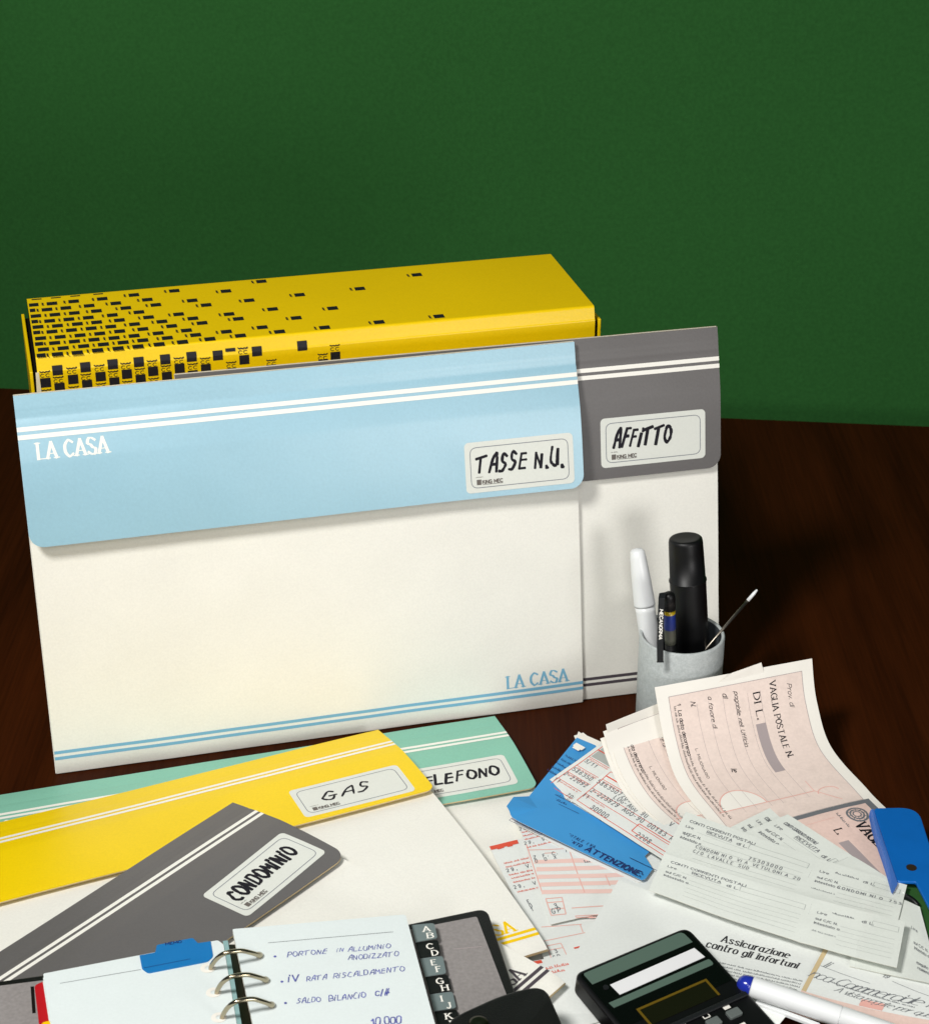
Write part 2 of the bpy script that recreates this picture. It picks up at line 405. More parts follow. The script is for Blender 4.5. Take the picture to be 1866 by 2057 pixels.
# ------------------------------------------------------------------ folders
FW, FH = 350., 248.
def sticker(M, parent, s, q, rot, words, tw, tx=9, ty=17, cap=9.5, w=.14, jit=.05, slant=.12):
    """write-on label 71 x 33 mm: top-left at (s, q) on the flap map M"""
    c, sn = math.cos(rot), math.sin(rot)
    L = lambda x, y, n: M(s+x*c-y*sn, q+x*sn+y*c, n+.14)
    lo = panel('label_sticker', lambda x, y, n: L(x, y, n+.10), 0, 71, 0, 33, 28, 14, .2, ['sticker'], parent, (3, 3, 3, 3))
    k = Ink(L, .17); P = [Vector(p) for p in ((3.5, 3.5, 0), (67.5, 3.5, 0), (67.5, 29.8, 0), (3.5, 29.8, 0))]
    rp = roundpoly(P, 4.5); k.path(rp+[rp[0]], .45); k.done('border_line', 'ink_line', lo)
    k = Ink(L, .18); k.text(words, tx, ty, cap, w=w, hand=True, slant=slant, jit=jit, round_=True, width=tw, track=2.0); k.done('handwriting', 'ink_marker', lo)
    k = Ink(L, .17); k.fill(7, 24.5, 10, 28); k.text('KING MEC', 10.8, 27.4, 2.1, w=.3, width=13, track=1.6); k.line((10.8, 28), (24, 28), .3)
    k.scribble(6.5, 23.2, 5, .7, w=.15); k.done('printed_mark', 'ink_greybox', lo)
    return lo
def folder(name, label, Mw, col, ink, sticker_args, group, bulge, flapn, rightlift, origin, rad=6, sh=0):
    t = thing(name, label, 'folder', origin, group)
    B_ = 'board_'+col
    def back(s, q, n): return Mw(s, q, n-1.2)
    panel('back_panel', back, 0, FW, 0, FH, 30, 24, .9, ['board_white', 'board_edge'], t)
    def front(s, q, n):
        u = (q-40)/(FH-40); e = max(0, (q-(FH-12))/12)
        return Mw(s, q, n + 1.6 + bulge*math.sin(math.pi*max(0, min(1, u)))*(.75+.25*math.sin(math.pi*s/FW)) - 2.0*e*e)
    fr = panel('front_panel', front, .6, FW-.6, 30, FH, 60, 60, .9, ['board_white', 'board_edge'], t)
    k = Ink(front)
    k.line((.6, FH-15.2), (FW-.6, FH-15.2), 2.1); k.line((.6, FH-11.2), (FW-.6, FH-11.2), 2.1); k.done('printed_stripes', 'ink_'+ink, fr)
    k = Ink(front); k.text('LA CASA', 297.5, FH-18, 8.4, w=.20, contrast=.72, serif=True, width=41, track=1.8); k.done('printed_title', 'ink_'+ink, fr)
    def flap(s, q, n):
        if q < 14: d = 1.0*(q/14)
        else:
            u = (q-14)/79.; d = 1.0 + flapn*(u**.9) + (1.6 if flapn > 3 else .8)*math.sin(math.pi*u)
        d -= .35*math.exp(-((q-14)/1.1)**2) + .2*math.exp(-((q-10.8)/.8)**2)
        d += rightlift*max(0, (s-250)/100)**2*max(0, (q-14)/79.)
        return Mw(s, q, n+1.2+max(0, d + (2.4+bulge*.35)*min(1, q/40)))
    fl = panel('flap', flap, 0, FW, 0, 93, 90, 62, .9, [B_, 'board_edge'], t, (0, 0, rad, rad))
    k = Ink(flap); k.line((0, 20.3+sh), (FW, 20.3+sh), 2.7); k.line((0, 25+sh), (FW, 25+sh), 2.7); k.done('printed_stripes', 'ink_white', fl)
    k = Ink(flap); k.text('LA CASA', 10.8, 38.5+sh, 9.3, w=.20, contrast=.72, serif=True, width=41.5, track=1.8); k.done('printed_title', 'ink_white', fl)
    sticker(flap, fl, *sticker_args)
    return t
def standing(x, y, yaw, lean, bow=0):
    O_ = Vector((x, y, .9)); d = Vector((math.cos(yaw), math.sin(yaw), 0)); nb = Vector((-math.sin(yaw), math.cos(yaw), 0))
    up = Vector((0, 0, math.cos(lean))) + nb*math.sin(lean); nn = d.cross(up)
    return lambda s, q, n: O_ + d*s + up*(FH-q) + nn*(n + bow*math.sin(math.pi*s/FW) + 1.1*noise.noise(Vector((s*.011, q*.012, x*.1)))*(q/FH) + .25*noise.noise(Vector((s*.035, q*.04, x))))
def lying(x, y, yaw, z0, z1, b):
    d = Vector((math.cos(yaw), math.sin(yaw), 0)); nb = Vector((-math.sin(yaw), math.cos(yaw), 0))
    def M(s, q, n):
        p = Vector((x, y, 0)) + d*(s-FW) - nb*q
        p.z = z0+(z1-z0)*q/FH + b*math.sin(math.pi*max(0, min(1, q/FH))) + n + .7*noise.noise(Vector((s*.012, q*.014, x*.1)))
        return p
    return M
GS = 'standing document folders'; GF = 'folders lying on the table'
folder('document_folder', 'pale blue and cream folder standing upright, sticker handwritten TASSE N.U.', standing(-259.6, 1061.3, .2448, .176), 'blue', 'blue',
       (272.8, 56.2, 0, 'TASSE N.U.', 57, 7, 20, 10.5, .165), GS, 2.0, 7.0, 2.5, (-259.6, 1061.3, 0), 9)
folder('document_folder', 'grey and white folder standing behind the pale blue one, sticker handwritten AFFITTO', standing(-167.5, 1091.5, .2272, .1848), 'grey', 'grey',
       (268.3, 52.4, 0, 'AFFITTO', 38, 8.5, 20, 11, .17, .05, .3), GS, 1.5, 1.5, 0, (-167.5, 1091.5, 0), 9)
folder('document_folder', 'mint green folder lying flat behind the yellow one, sticker handwritten TELEFONO', lying(20, 1125.1, .2827, 2.2, 2.4, 1.2), 'teal', 'teal',
       (268.5, 53, 0, 'TELEFONO', 58, 4, 20, 9.5, .18), GF, .6, .6, 0, (20, 1125, 0), 6, 6)
folder('document_folder', 'bright yellow folder lying flat, sticker handwritten GAS', lying(-56, 1097.5, .4240, 9.5, 17, 5), 'yellow', 'yellow',
       (268.5, 55, .02, 'GAS', 30, 16, 20, 9, .15), GF, 1.5, 1.2, 0, (-56, 1100, 0), 6, 4)
folder('document_folder', 'grey folder lying askew on top of the yellow one, sticker handwritten CONDOMINIO', lying(-139, 995, .8906, 25, 21, 2), 'grey', 'grey',
       (270.5, 55, -.085, 'CONDOMINIO', 53, 8, 20, 10, .19, .04, 0), GF, 1.0, 1.0, 0, (-139, 995, 0), 10)

# ------------------------------------------------------------------ yellow archive box behind the folders
(bO, bX, bN), _ = ((-261.5736,1135.7370,255.0000),(0.9705,0.2411,0.0000),(-0.2411,0.9705,0.0000)), 0
bO, bX, bN = Vector(bO), Vector(bX), Vector(bN); BH = bO.z; BL_, BD = 357., 107.
box = thing('archive_box', 'yellow cardboard archive box with black block pattern behind the standing folders', 'box', (bO.x, bO.y, 0))
def bpt(s, t, z): return bO + bX*s + bN*t + Vector((0, 0, z-BH))
# wrap: front, rounded top front edge, top, back as one folded board
prof = [(0, 0), (0, BH-9.4), (.12, BH-8.8), (.5, BH-8.2), (2.6, BH-1.2), (3.1, BH-.5), (3.9, BH-.1), (4.8, BH), (BD-3, BH), (BD-.8, BH-.6), (BD, BH-2.6), (BD, 0)]
inn = [(2.4, 0), (2.4, BH-9), (4.2, BH-3.2), (9, BH-2.4), (BD-5, BH-2.4), (BD-2.4, BH-5), (BD-2.4, 0)]
def extr(pr, s0, s1, ns): return [bpt(s0+(s1-s0)*k/ns, a, z) for k in range(ns+1) for a, z in pr]
loop = prof + inn[::-1]; n = len(loop)
v = [bpt(s, a, z) for s in (0, BL_) for a, z in loop]
f = [(i, (i+1) % n, n+(i+1) % n, n+i) for i in range(n)]; im = [0 if i < len(prof)-1 else 1 for i in range(n)]
for i in range(n-1):                      # raw board edge at both ends
    pass
f += [tuple(range(n))[::-1], tuple(range(n, 2*n))]; im += [1, 1]
wrap = build('outer_wrap', v, f, ['box_yellow', 'box_inside'], box, im)
wrap.data.polygons.foreach_set('use_smooth', [False]*len(f))
for s0 in (-4.6, BL_+2.6):
    prism('end_wall', [bpt(s0, 1.5, 0), bpt(s0, BD-3, 0), bpt(s0, BD-3, BH-10), bpt(s0, 1.5, BH-9)], bX*2, 'box_yellow', box, .4)
for s0, s1 in ((-2.5, 3), (BL_-3, BL_+2.5)):
    prism('inner_fold', [bpt(s0, 3, 0), bpt(s0, BD-4, 0), bpt(s0, BD-4, BH-13), bpt(s0, 3, BH-11.5)], bX*(s1-s0), 'box_inside', box)
prism('worn_edge', [bpt(-1.0, -.3, BH-9), bpt(-1.6, -.3, BH-24), bpt(-.8, -.3, BH-60), bpt(.6, -.3, BH-60), bpt(1.6, -.3, BH-30), bpt(.9, -.3, BH-9)], bN*.6, 'worn_white', box)
top = lambda x, y, n_: bpt(x, y, BH+n_)
def frontmap(x, y, n_):
    # y mm down from the top edge, following the rounded corner
    z = BH-y
    a = 0 if y > 8.8 else (8.8-y)*.31
    return bpt(x, a-n_, z+.2*n_)
k = Ink(top, .12); fmarks = []
TOPS = [(3.5,92.3),(15.5,91.9),(29.5,92.3),(48.0,92.5),(68.8,94.5),(95.5,95.8),(154.1,99.3),
(0.9,82.5),(11.7,81.7),(23.7,81.6),(38.7,82.0),(55.9,82.2),(76.5,83.8),(128.6,86.9),
(4.0,72.0),(16.1,71.5),(28.4,71.3),(42.5,71.5),(61.4,72.2),(80.9,73.1),(104.8,75.2),
(1.5,62.4),(12.1,61.3),(24.2,61.1),(36.5,61.1),(51.8,61.7),(68.9,62.8),(112.6,64.9),(141.0,66.5),
(4.3,52.6),(16.4,51.7),(28.9,51.7),(41.0,51.7),(55.4,51.8),(74.0,52.4),(93.3,53.0),(153.4,47.4),
(1.8,43.3),(12.4,42.5),(24.5,42.1),(36.8,42.1),(49.1,42.1),(64.1,42.6),(81.5,42.9),(101.3,43.5),(124.8,45.4),(174.7,68.5),
(4.8,33.0),(16.8,32.4),(29.1,32.0),(41.3,32.0),(53.8,32.8),(68.4,33.0),(86.6,33.7),(106.0,34.3),(129.4,35.9),(119.0,16.0),
(2.4,23.9),(12.8,23.1),(24.9,22.7),(37.0,22.7),(49.4,22.5),(61.9,23.0),(77.0,23.7),(94.8,24.1),(142.0,17.8),
(5.4,14.2),(17.4,13.3),(29.9,13.6),(42.0,13.5),(54.2,13.7),(66.4,14.2),(81.7,14.5),(99.5,15.1),(165.6,28.5),
(2.8,4.9),(13.3,4.5),(25.3,4.1),(37.7,4.8),(50.3,4.8),(62.5,5.0),(75.6,5.5),(90.1,5.7),(107.3,6.4),(126.6,7.2),(151.5,7.9),
(257.8,86.5),(215.4,70.1),(191.3,39.5),(180.3,8.0),(215.6,8.6),(254.9,9.3)]
for x, y in TOPS:
    hw = 3.4
    x0 = max(x-hw, .8); k.poly([(x0, y-3), (x+hw, y-3), (x+hw, y+3), (x0, y+3)])
    if x-hw > 6:
        m_ = x-hw-2.6
        k.path([(m_+.6, y-2.4), (m_-.3, y-1.4), (m_+.5, y-.2), (m_-.5, y+.6), (m_+.4, y+1.6), (m_-.3, y+2.6)], .85)
for x in (6, 18.5, 31, 46): k.poly([(x-3, BD-6), (x+3.4, BD-6), (x+3.4, BD-4.2), (x-3, BD-4.2)])
k.done('printed_pattern', 'ink_black', box)
k = Ink(frontmap, .22)
BLK = [(4.4,15.9),(12.2,8.6),(12.5,20.0),(21.1,15.4),(29.2,8.3),(29.3,19.8),(37.9,15.3),(45.9,8.1),(46.0,19.8),(54.0,15.3),(61.9,8.2),(62.2,19.6),
(70.2,15.1),(78.2,8.1),(78.5,19.4),(86.7,14.8),(94.6,8.0),(94.7,20.1),(103.0,16.7),(110.9,8.7),(119.0,21.1),(127.3,13.1),(135.5,8.4),(144.1,21.3),(164.3,7.6),
(177.3,21.0),(185.2,16.7),(249.5,26.8)]
FACE = [(4.5,10.1),(4.1,22.2),(12.2,14.5),(20.8,9.4),(20.9,21.9),(29.0,14.4),(37.6,9.4),(37.7,21.5),(45.7,14.1),(53.8,9.6),(53.9,21.7),(62.1,14.1),(70.0,9.6),(70.2,21.4),
(78.3,13.7),(86.6,9.4),(94.9,14.1),(102.9,11.1),(110.5,21.4),(119.0,15.5),(126.8,7.0),(144.3,16.6),(177.1,15.9),(185.0,10.6),(249.5,21.4),(298.7,21.5)]
for x, y in BLK:
    k.fill(x-3.1, y-2.9, x+3.1, y+3.3, .7)
x, y = (119.0,6.1); k.poly([(x-3.1, y-1), (x+3.1, y-1), (x+3.1, y+1), (x-3.1, y+1)])
for x, y in FACE:
    k.path([(x-3, y-1.6), (x-2.2, y-1.0), (x-1, y-1.3), (x, y-.9), (x+1, y-1.3), (x+2.2, y-1.0), (x+3, y-1.6)], .7)
    for sx in (-1.6, 1.6):
        c = [(x+sx+1.25*math.cos(a*math.pi/4), y+1.2+1.1*math.sin(a*math.pi/4)) for a in range(1, 8)]; k.path(c, .35)
k.done('printed_pattern', 'ink_black', box)
def leftmap(x, y, n_): return bpt(-4.6-n_, x, BH-y)
k = Ink(leftmap, .1)
for i in range(8):
    for j in range(18):
        k.poly([(7+i*12+(j % 2)*5, 24+j*11), (11+i*12+(j % 2)*5, 24+j*11), (11+i*12+(j % 2)*5, 30+j*11), (7+i*12+(j % 2)*5, 30+j*11)])
k.done('printed_pattern', 'ink_black', box)

# ------------------------------------------------------------------ pencil cup and pens
cx_, cy_ = (138.7,1106.7)
cup = thing('pencil_cup', 'light grey speckled cylindrical cup holding pens beside the standing folders', 'pencil cup', (cx_, cy_, 0))
R_ = 27.2; CH = 78
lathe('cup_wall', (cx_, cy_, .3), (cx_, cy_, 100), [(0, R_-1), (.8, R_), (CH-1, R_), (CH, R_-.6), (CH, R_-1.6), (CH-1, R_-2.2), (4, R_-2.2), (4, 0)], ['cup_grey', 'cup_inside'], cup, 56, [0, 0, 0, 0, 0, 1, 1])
def axis_thing(a, b_): return Vector(a), Vector(b_)
# white marker
a, b_ = Vector((119.2,1112.7,67.2)), Vector((109.4,1126.7,128.6)); d = (b_-a).normalized(); base = a-d*58; L = (b_-base).length
t = thing('marker_pen', 'white capped marker standing in the grey cup', 'marker', tuple(base))
lathe('barrel', base, b_, [(0, 4), (2, 6.3), (L-42, 6.4), (L-38.5, 6.5)], 'pen_white', t)
lathe('cap', base+d*(L-38.2), b_, [(0, 6.9), (1.2, 6.9), (18, 6.2), (32, 5.2), (36.2, 4.6), (37.6, 3.4), (38.2, 0)], 'pen_white', t)
# thick black marker
a, b_ = Vector((146.0,1110.7,62.3)), Vector((138.9,1118.7,140.7)); d = (b_-a).normalized(); base = a-d*62; L = (b_-base).length
t = thing('marker_pen', 'thick black marker, tallest pen in the grey cup', 'marker', tuple(base))
lathe('barrel', base, b_, [(0, 9), (2, 11), (L-30, 11.6), (L-29, 11.6)], 'plastic_black', t)
lathe('cap', base+d*(L-29.5), b_, [(0, 12.0), (.9, 12.0), (1.1, 11.4), (20, 11.0), (26.8, 10.8), (28.4, 10.5), (29.2, 9.8), (29.5, 8.8), (29.3, 7.4), (29.1, 0)], 'plastic_black', t, 36)
# fineliner with pocket clip hooked over the rim
a, b_ = Vector((129.8,1088.7,77.6)), Vector((126.7,1087.7,118.3)); d = (b_-a).normalized(); base = a-d*45; L = (b_-base).length
t = thing('fineliner_pen', 'black fineliner with yellow ink window clipped to the cup rim', 'pen', tuple(base))
lathe('barrel', base, b_, [(0, 2), (2, 3.2), (L-37, 3.4)], 'plastic_black', t)
lathe('ink_window', base+d*(L-37), b_, [(0, 3.5), (4, 3.7), (11, 3.7), (11.1, 3.75), (22, 3.75), (22.1, 3.7), (25, 3.6)], ['tube_grey', 'tube_blue', 'tube_yellow'], t, 28, [0, 0, 0, 1, 1, 2])
lathe('cap', base+d*(L-12), b_, [(0, 3.9), (9, 3.9), (11, 3.4), (12, 2.2), (12, 0)], 'plastic_black', t)
c0, c1, c2 = Vector((121.6,1080.7,118.4)), Vector((121.6,1076.7,88.8)), Vector((122.2,1075.7,75.5))
sx = Vector((1, 0, 0)); hw = 2.0
v = []; rowsC = [c0+Vector((.9, 4, 1.6)), c0, c0.lerp(c1, .5), c1, c2]
for p in rowsC:
    for sg in (-1, 1): v.append(p+sx*hw*sg+Vector((0, -.6, 0)))
    for sg in (1, -1): v.append(p+sx*hw*sg+Vector((0, .6, 0)))
f = [(i*4+k_, i*4+(k_+1) % 4, (i+1)*4+(k_+1) % 4, (i+1)*4+k_) for i in range(len(rowsC)-1) for k_ in range(4)] + [(0, 1, 2, 3), tuple(4*(len(rowsC)-1)+q for q in (3, 2, 1, 0))]
clip = build('pocket_clip', v, f, 'plastic_dark', t, None, False, .4)
ddn = (c1-c0).normalized()
k = Ink(lambda x, y, n_: c0+ddn*x+sx*y+Vector((0, -.7-n_, 0)), .1)
k.text('MECANORMA', 7, -.9, 1.9, rd=(1, 0), up=(0, 1), w=.24, slant=.2, width=20, track=1.4); k.done('printed_name', 'ink_white', clip)
# thin metal stick with white tip
a, b_ = Vector((155.2,1104.7,68.8)), Vector((186.5,1118.7,103.0)); d = (b_-a).normalized(); base = a-d*34; L = (b_-base).length
t = thing('thin_rod', 'thin metal rod with white tip leaning out of the cup to the right', 'rod', tuple(base))
lathe('shaft', base, b_, [(0, .9), (L-9, 1.0)], 'steel', t, 12); lathe('tip', base+d*(L-9.2), b_, [(0, 1.15), (6, 1.1), (9, .7), (9.4, 0)], 'pen_white', t, 12)

# ------------------------------------------------------------------ sheets of paper
class Sheet:
    """curved sheet through rows of world points; print coordinates in mm, x across 0..w, y down 0..h"""
    def __init__(self, rows, w=None, h=None):
        self.rows = [[Vector(p) for p in r] for r in rows]; self.n = len(rows)
        self.w = w or max((r[-1]-r[0]).length for r in self.rows)
        self.h = h or sum((self.rows[i+1][0]-self.rows[i][0]).length for i in range(self.n-1))
        ls = [0]
        for i in range(self.n-1): ls.append(ls[-1] + ((self.rows[i+1][0]-self.rows[i][0]).length+(self.rows[i+1][-1]-self.rows[i][-1]).length)/2)
        self.ls = [x/ls[-1] for x in ls]; self.seed = random.uniform(0, 50); self.fold = 0
    def col(self, r, u):
        if len(r) == 2: return r[0].lerp(r[1], u)
        a, m_, c = r; return a*(2*(u-.5)*(u-1)) + m_*(4*u*(1-u)) + c*(2*u*(u-.5))
    def pos(self, u, v):
        v = max(-.02, min(1.02, v)); i = 0
        while i < self.n-2 and v > self.ls[i+1]: i += 1
        t = (v-self.ls[i])/(self.ls[i+1]-self.ls[i])
        R = lambda k_: self.col(self.rows[max(0, min(self.n-1, k_))], u)
        if self.n == 2: return R(0).lerp(R(1), t)
        p1, p2 = R(i), R(i+1)
        p0 = R(i-1) if i > 0 else p1*2-p2; p3 = R(i+2) if i+2 < self.n else p2*2-p1
        return crom(p0, p1, p2, p3, t)
    def M(self, x, y, n=0):
        u, v = x/self.w, y/self.h; p = self.pos(u, v)
        a = self.pos(u+.01, v)-self.pos(u-.01, v); b_ = self.pos(u, min(1, v+.01))-self.pos(u, max(0, v-.01))
        nn = b_.cross(a).normalized()
        wz = noise.noise(Vector((x*.028+self.seed, y*.034, self.seed)))*.55 + noise.noise(Vector((x*.11, y*.09+self.seed, 3)))*.12
        if self.fold: wz -= .45*math.exp(-abs(x-self.fold)/2.2)
        return p + nn*(n+wz)
    def make(self, name, label, cat, material='paper_white', group=None, nu=24, nv=64, th=.16, r=(0, 0, 0, 0), edge='paper_edge', ragged=None):
        c = self.rows[-1][0]; t = thing(name, label, cat, tuple(c), group)
        panel('sheet', self.M, 0, self.w, 0, self.h, nu, nv, th, [material, edge], t, r, ragged=ragged); self.t = t; self.sheet = t.children[0] if t.children else t
        return t
    def ink(self, off=.10): return Ink(self.M, off)
def onto(S, p):
    """print coordinates of the sheet point nearest to a world point (xy)"""
    P_ = Vector(p); u, v, st = .5, .5, .5
    for it in range(9):
        best = None
        for a in range(-4, 5):
            for b_ in range(-4, 5):
                uu, vv = u+a*st/4, v+b_*st/4; q = S.pos(uu, vv); e_ = (q.x-P_.x)**2+(q.y-P_.y)**2
                if best is None or e_ < best[0]: best = (e_, uu, vv)
        u, v = best[1], best[2]; st *= .4
    return u*S.w, v*S.h
def dirs(S, p, q):
    a = onto(S, p); b_ = onto(S, q); d = Vector((b_[0]-a[0], b_[1]-a[1], 0)); L = d.length; d.normalize(); return a, (d.x, d.y), (d.y, -d.x), L
D = (0, 1); RT = (1, 0)     # text running down the sheet, letter tops to the right

def money_order(S, name, label, group, full=True):
    t = S.make(name, label, 'money order', 'paper_cream', group, 28, 80)
    w_, h_ = S.w, S.h; mg = 8
    k = S.ink(.12); k.fill(mg, mg, w_-mg, 128); k.done('pink_panel', 'paper_pink', t)
    k = S.ink(.12); k.fill(mg*.6, 129, w_-mg*.6, h_-4); k.done('rose_panel', 'paper_rose', t)
    k = S.ink(.19); k.rect(mg, mg, w_-mg, 128, .35)
    for x in (26, 34, 44, 52, 61, 70): k.line((x, 16), (x, 112), .18)
    k.done('printed_rules', 'ink_mauve', t)
    k = S.ink(.20)
    k.text('(1) La data decorrenza', 13, 12, 2.2, D, RT, w=.2, slant=.1, width=40, track=1.5)
    k.scribble(13.5, 53, 62, 1.7, D, RT, w=.3); k.scribble(10.6, 15, 96, 1.5, D, RT, w=.3)
    k.text('Prov. di', w_-19, 15, 3.0, D, RT, w=.12, slant=.35, width=17, track=1.8)
    k.text('VAGLIA POSTALE N.', w_-31, 11, 4.0, D, RT, w=.2, contrast=.6, serif=True, width=60, track=1.8)
    k.text('DI L.', w_-43, 17, 4.4, D, RT, w=.22, contrast=.6, serif=True, width=19, track=2)
    k.text('pagabile nell\'Ufficio', w_-56, 13, 2.7, D, RT, w=.14, slant=.35, width=42, track=1.8)
    k.text('di', w_-64, 13, 3.2, D, RT, w=.14, slant=.35); k.text('a favore di', w_-74, 13, 2.7, D, RT, w=.14, slant=.35, width=22, track=1.8)
    k.text('N.', 22, 14, 3.2, D, RT, w=.14, slant=.35); k.text('le', 37, 70, 3.6, D, RT, w=.16, slant=.35)
    k.text('L. MILIONARIO', 19, 48, 1.7, D, RT, w=.16, width=26, track=2)
    k.done('printed_text', 'ink_black', t)
    k = S.ink(.19); k.fill(w_-45, 40, w_-38, 82); k.done('grey_bar', 'ink_mauve', t)
    k = S.ink(.22); P = [(28+15*math.cos(a*math.pi/16), 107-17*math.sin(a*math.pi/16)) for a in range(17)]
    k.path(P, .7); k.line((10, 107), (w_-32, 107), .6); k.line((w_-32, 107), (w_-20, 122), .5); k.line((w_-32, 107), (w_-32, 96), .4)
    P2 = [(w_-24+7*math.cos(a*math.pi/10), 111-5*math.sin(a*math.pi/10)) for a in range(11)]; k.path(P2, .6); k.done('printed_curves', 'ink_pink', t)
    k = S.ink(.17)
    for q in range(30):
        xa = 13.4+q*.973; hh = 17*math.sqrt(max(0, 1-((xa+.49-28)/15)**2)); k.fill(xa, 107-hh, xa+.973, 107, 1.2)
    k.done('stamp_window', 'paper_cream', t)
    if full:
        k = S.ink(.2)
        k.fill(14, 128.5, w_-6, 133); k.fill(w_-9, 128.5, w_-4.5, h_-6); k.done('ornate_border', 'ink_mid', t)
        k = S.ink(.26); c = (w_-20, 142)
        for rr, wd in ((6.2, 1.3), (4.2, 1.0), (2.4, .7)): k.path([(c[0]+rr*math.cos(a*math.pi/10), c[1]+rr*math.sin(a*math.pi/10)) for a in range(21)], wd)
        for a in range(10):
            k.line((c[0]+2*math.cos(a*.628), c[1]+2*math.sin(a*.628)), (c[0]+5.6*math.cos(a*.628), c[1]+5.6*math.sin(a*.628)), .4)
        k.scribble(w_-32, 137, 14, 1.8, D, RT, w=.4); k.done('printed_emblem', 'ink_mid', t)
        k = S.ink(.26); k.text('VAGLIA P', w_-27, 150, 7.2, D, RT, w=.24, contrast=.6, serif=True, width=44, track=2)
        k.text('L.', w_-42, 150, 5.4, D, RT, w=.22, contrast=.6, serif=True); k.text('di', w_-57, 143, 3, D, RT, w=.14, slant=.3); k.done('printed_title', 'ink_black', t)
        k = S.ink(.2); k.fill(w_-46, 163, w_-39, 198); k.done('grey_bar', 'ink_mauve', t)
        k = S.ink(.2); k.line((14, 140), (w_-35, 140), .2); k.line((40, 140), (40, h_-10), .2); k.done('printed_rules', 'ink_pink', t)
    return t
GV = 'pink money orders'
V1 = Sheet([[(118.6,1067.4,62.0),(222.1,1102.0,62.0)],[(123.5,1047.2,38.0),(223.9,1082.5,41.0)],[(130.1,1018.7,25.0),(228.9,1052.2,28.0)],[(145.5,981.8,21.0),(244.1,1018.8,22.0)],[(158.5,951.4,20.0),(256.0,992.0,20.5)],[(186.1,898.9,14.0),(281.8,947.8,12.0)]], 108, 210)
money_order(V1, 'money_order', 'large pink money order curling up at the top in front of the cup', GV)
S0 = Sheet([[(168.5,1082.9,63.0), (187.9,1090.5,66.0)]] + [[tuple(V1.M(V1.w*.30, V1.h*q, -1.0-q*2)), tuple(V1.M(V1.w*.70, V1.h*q, -1.0-q*2))] for q in (.06, .2, .4, .6)])
S0.make('money_order', 'blank pale sheet peeking out behind the curled pink money order', 'money order', 'paper_cream', GV)
r_ = [[(87.1,1043.5,50.0),(137.4,1078.8,50.0)],[(90.0,1040.0,38.0),(143.5,1070.9,38.0)],[(97.4,1020.4,26.0),(153.8,1044.1,26.0)],[(108.1,999.3,20.0),(163.2,1015.4,20.0)],[(125.9,973.2,17.5),(181.0,988.1,17.5)],[(148.7,940.3,17.0),(202.7,954.5,17.0)]]
for row in r_:
    a, c = Vector(row[0]), Vector(row[1]); row[1] = tuple(a+(c-a).normalized()*108)
V2 = Sheet(r_, 108, 170)
money_order(V2, 'money_order', 'pink money order leaning left of the large curled one, topmost of its pile', GV, False)
for i, lb in ((1, 'middle'), (2, 'lowest')):
    S = Sheet([[tuple(V2.M(-2.6*i+q*2, V2.h*q, -.8*i)), tuple(V2.M(100, V2.h*q, -.8*i))] for q in (.035*i, .2, .38, .56, .75, .9)])
    S.make('money_order', lb+' blank edge of the pile under the left pink money order', 'money order', 'paper_cream', GV)

# --- utility bills with a red header lying under the yellow folder edge
LB1 = Sheet([[(14.7,974.4,9.0),(97.5,1006.8,9.0)],[(31.3,914.3,10.0),(105.8,939.1,10.0)],[(47.1,856.9,11.0),(117.0,884.3,11.0)]], None, None)
t = LB1.make('utility_bill', 'white bill with red header strip, lower of two beside the yellow folder', 'bill', 'paper_white', 'red ruled utility bills')
k = LB1.ink(.3); a = onto(LB1, (31.3,981.1,9.0)); k.fill(0, .4, a[0], 4.2)
a = onto(LB1, (20.0,971.7,9.0)); k.text('BPZ', a[0], a[1], 3.6, (1, .0), (0, -1), w=.34, track=1.2)
for p in ((23.5,956.9,9.0),(24.4,953.1,9.0),(26.2,945.4,9.0),(27.5,942.3,9.0),(28.4,938.3,9.0),(30.7,929.1,10.0)): a = onto(LB1, p); k.scribble(a[0], a[1], 19, 1.3, w=.35)
a = onto(LB1, (60.4,878.6,10.0)); k.line(a, (a[0]+5, a[1]), 1.2); k.done('red_print', 'ink_red', t)
k = LB1.ink(.14)
for s_, p in (('29, V.', (25.0,948.9,9.0)), ('29, V.', (28.9,932.6,10.0)), ('E', (36.3,919.4,10.0)), ('0', (37.5,915.8,10.0)), ('1', (38.3,912.4,10.0)), ('3', (50.2,874.7,11.0)), ('GP', (49.1,869.0,11.0))):
    a = onto(LB1, p); k.text(s_, a[0], a[1], 3.2, w=.16, mono=7)
a = onto(LB1, (25.1,974.4,9.0)); k.text('SIA', a[0], a[1], 2.4, w=.1); k.done('typed_text', 'ink_mid', t)
k = LB1.ink(.1)
for p, q in (((44.1,885.3,11.0),(67.3,892.6,11.0)),((43.0,898.0,11.0),(65.8,900.0,11.0)),((64.9,900.0,11.0),(66.1,893.1,11.0)),((45.5,880.9,11.0),(53.4,883.3,11.0)),((45.5,880.9,11.0),(48.4,866.2,11.0)),((53.4,883.3,11.0),(56.9,870.0,11.0)),((48.4,866.2,11.0),(56.9,870.0,11.0)),((46.3,877.1,11.0),(54.5,879.5,11.0))): k.line(onto(LB1, p), onto(LB1, q), .6)
k.done('pink_rules', 'ink_pink', t)
LB2 = Sheet([[(30.8,1005.2,11.0),(113.7,1037.3,11.0)],[(39.4,948.5,12.5),(115.3,974.7,12.5)],[(48.0,897.7,12.0),(120.4,921.9,12.0)]])
t = LB2.make('utility_bill', 'white bill with pink ruled table, upper of two under the blue slip', 'bill', 'paper_white', 'red ruled utility bills')
def ln(k_, S, p, q, w_): k_.line(onto(S, p), onto(S, q), w_)
k = LB2.ink(.09)
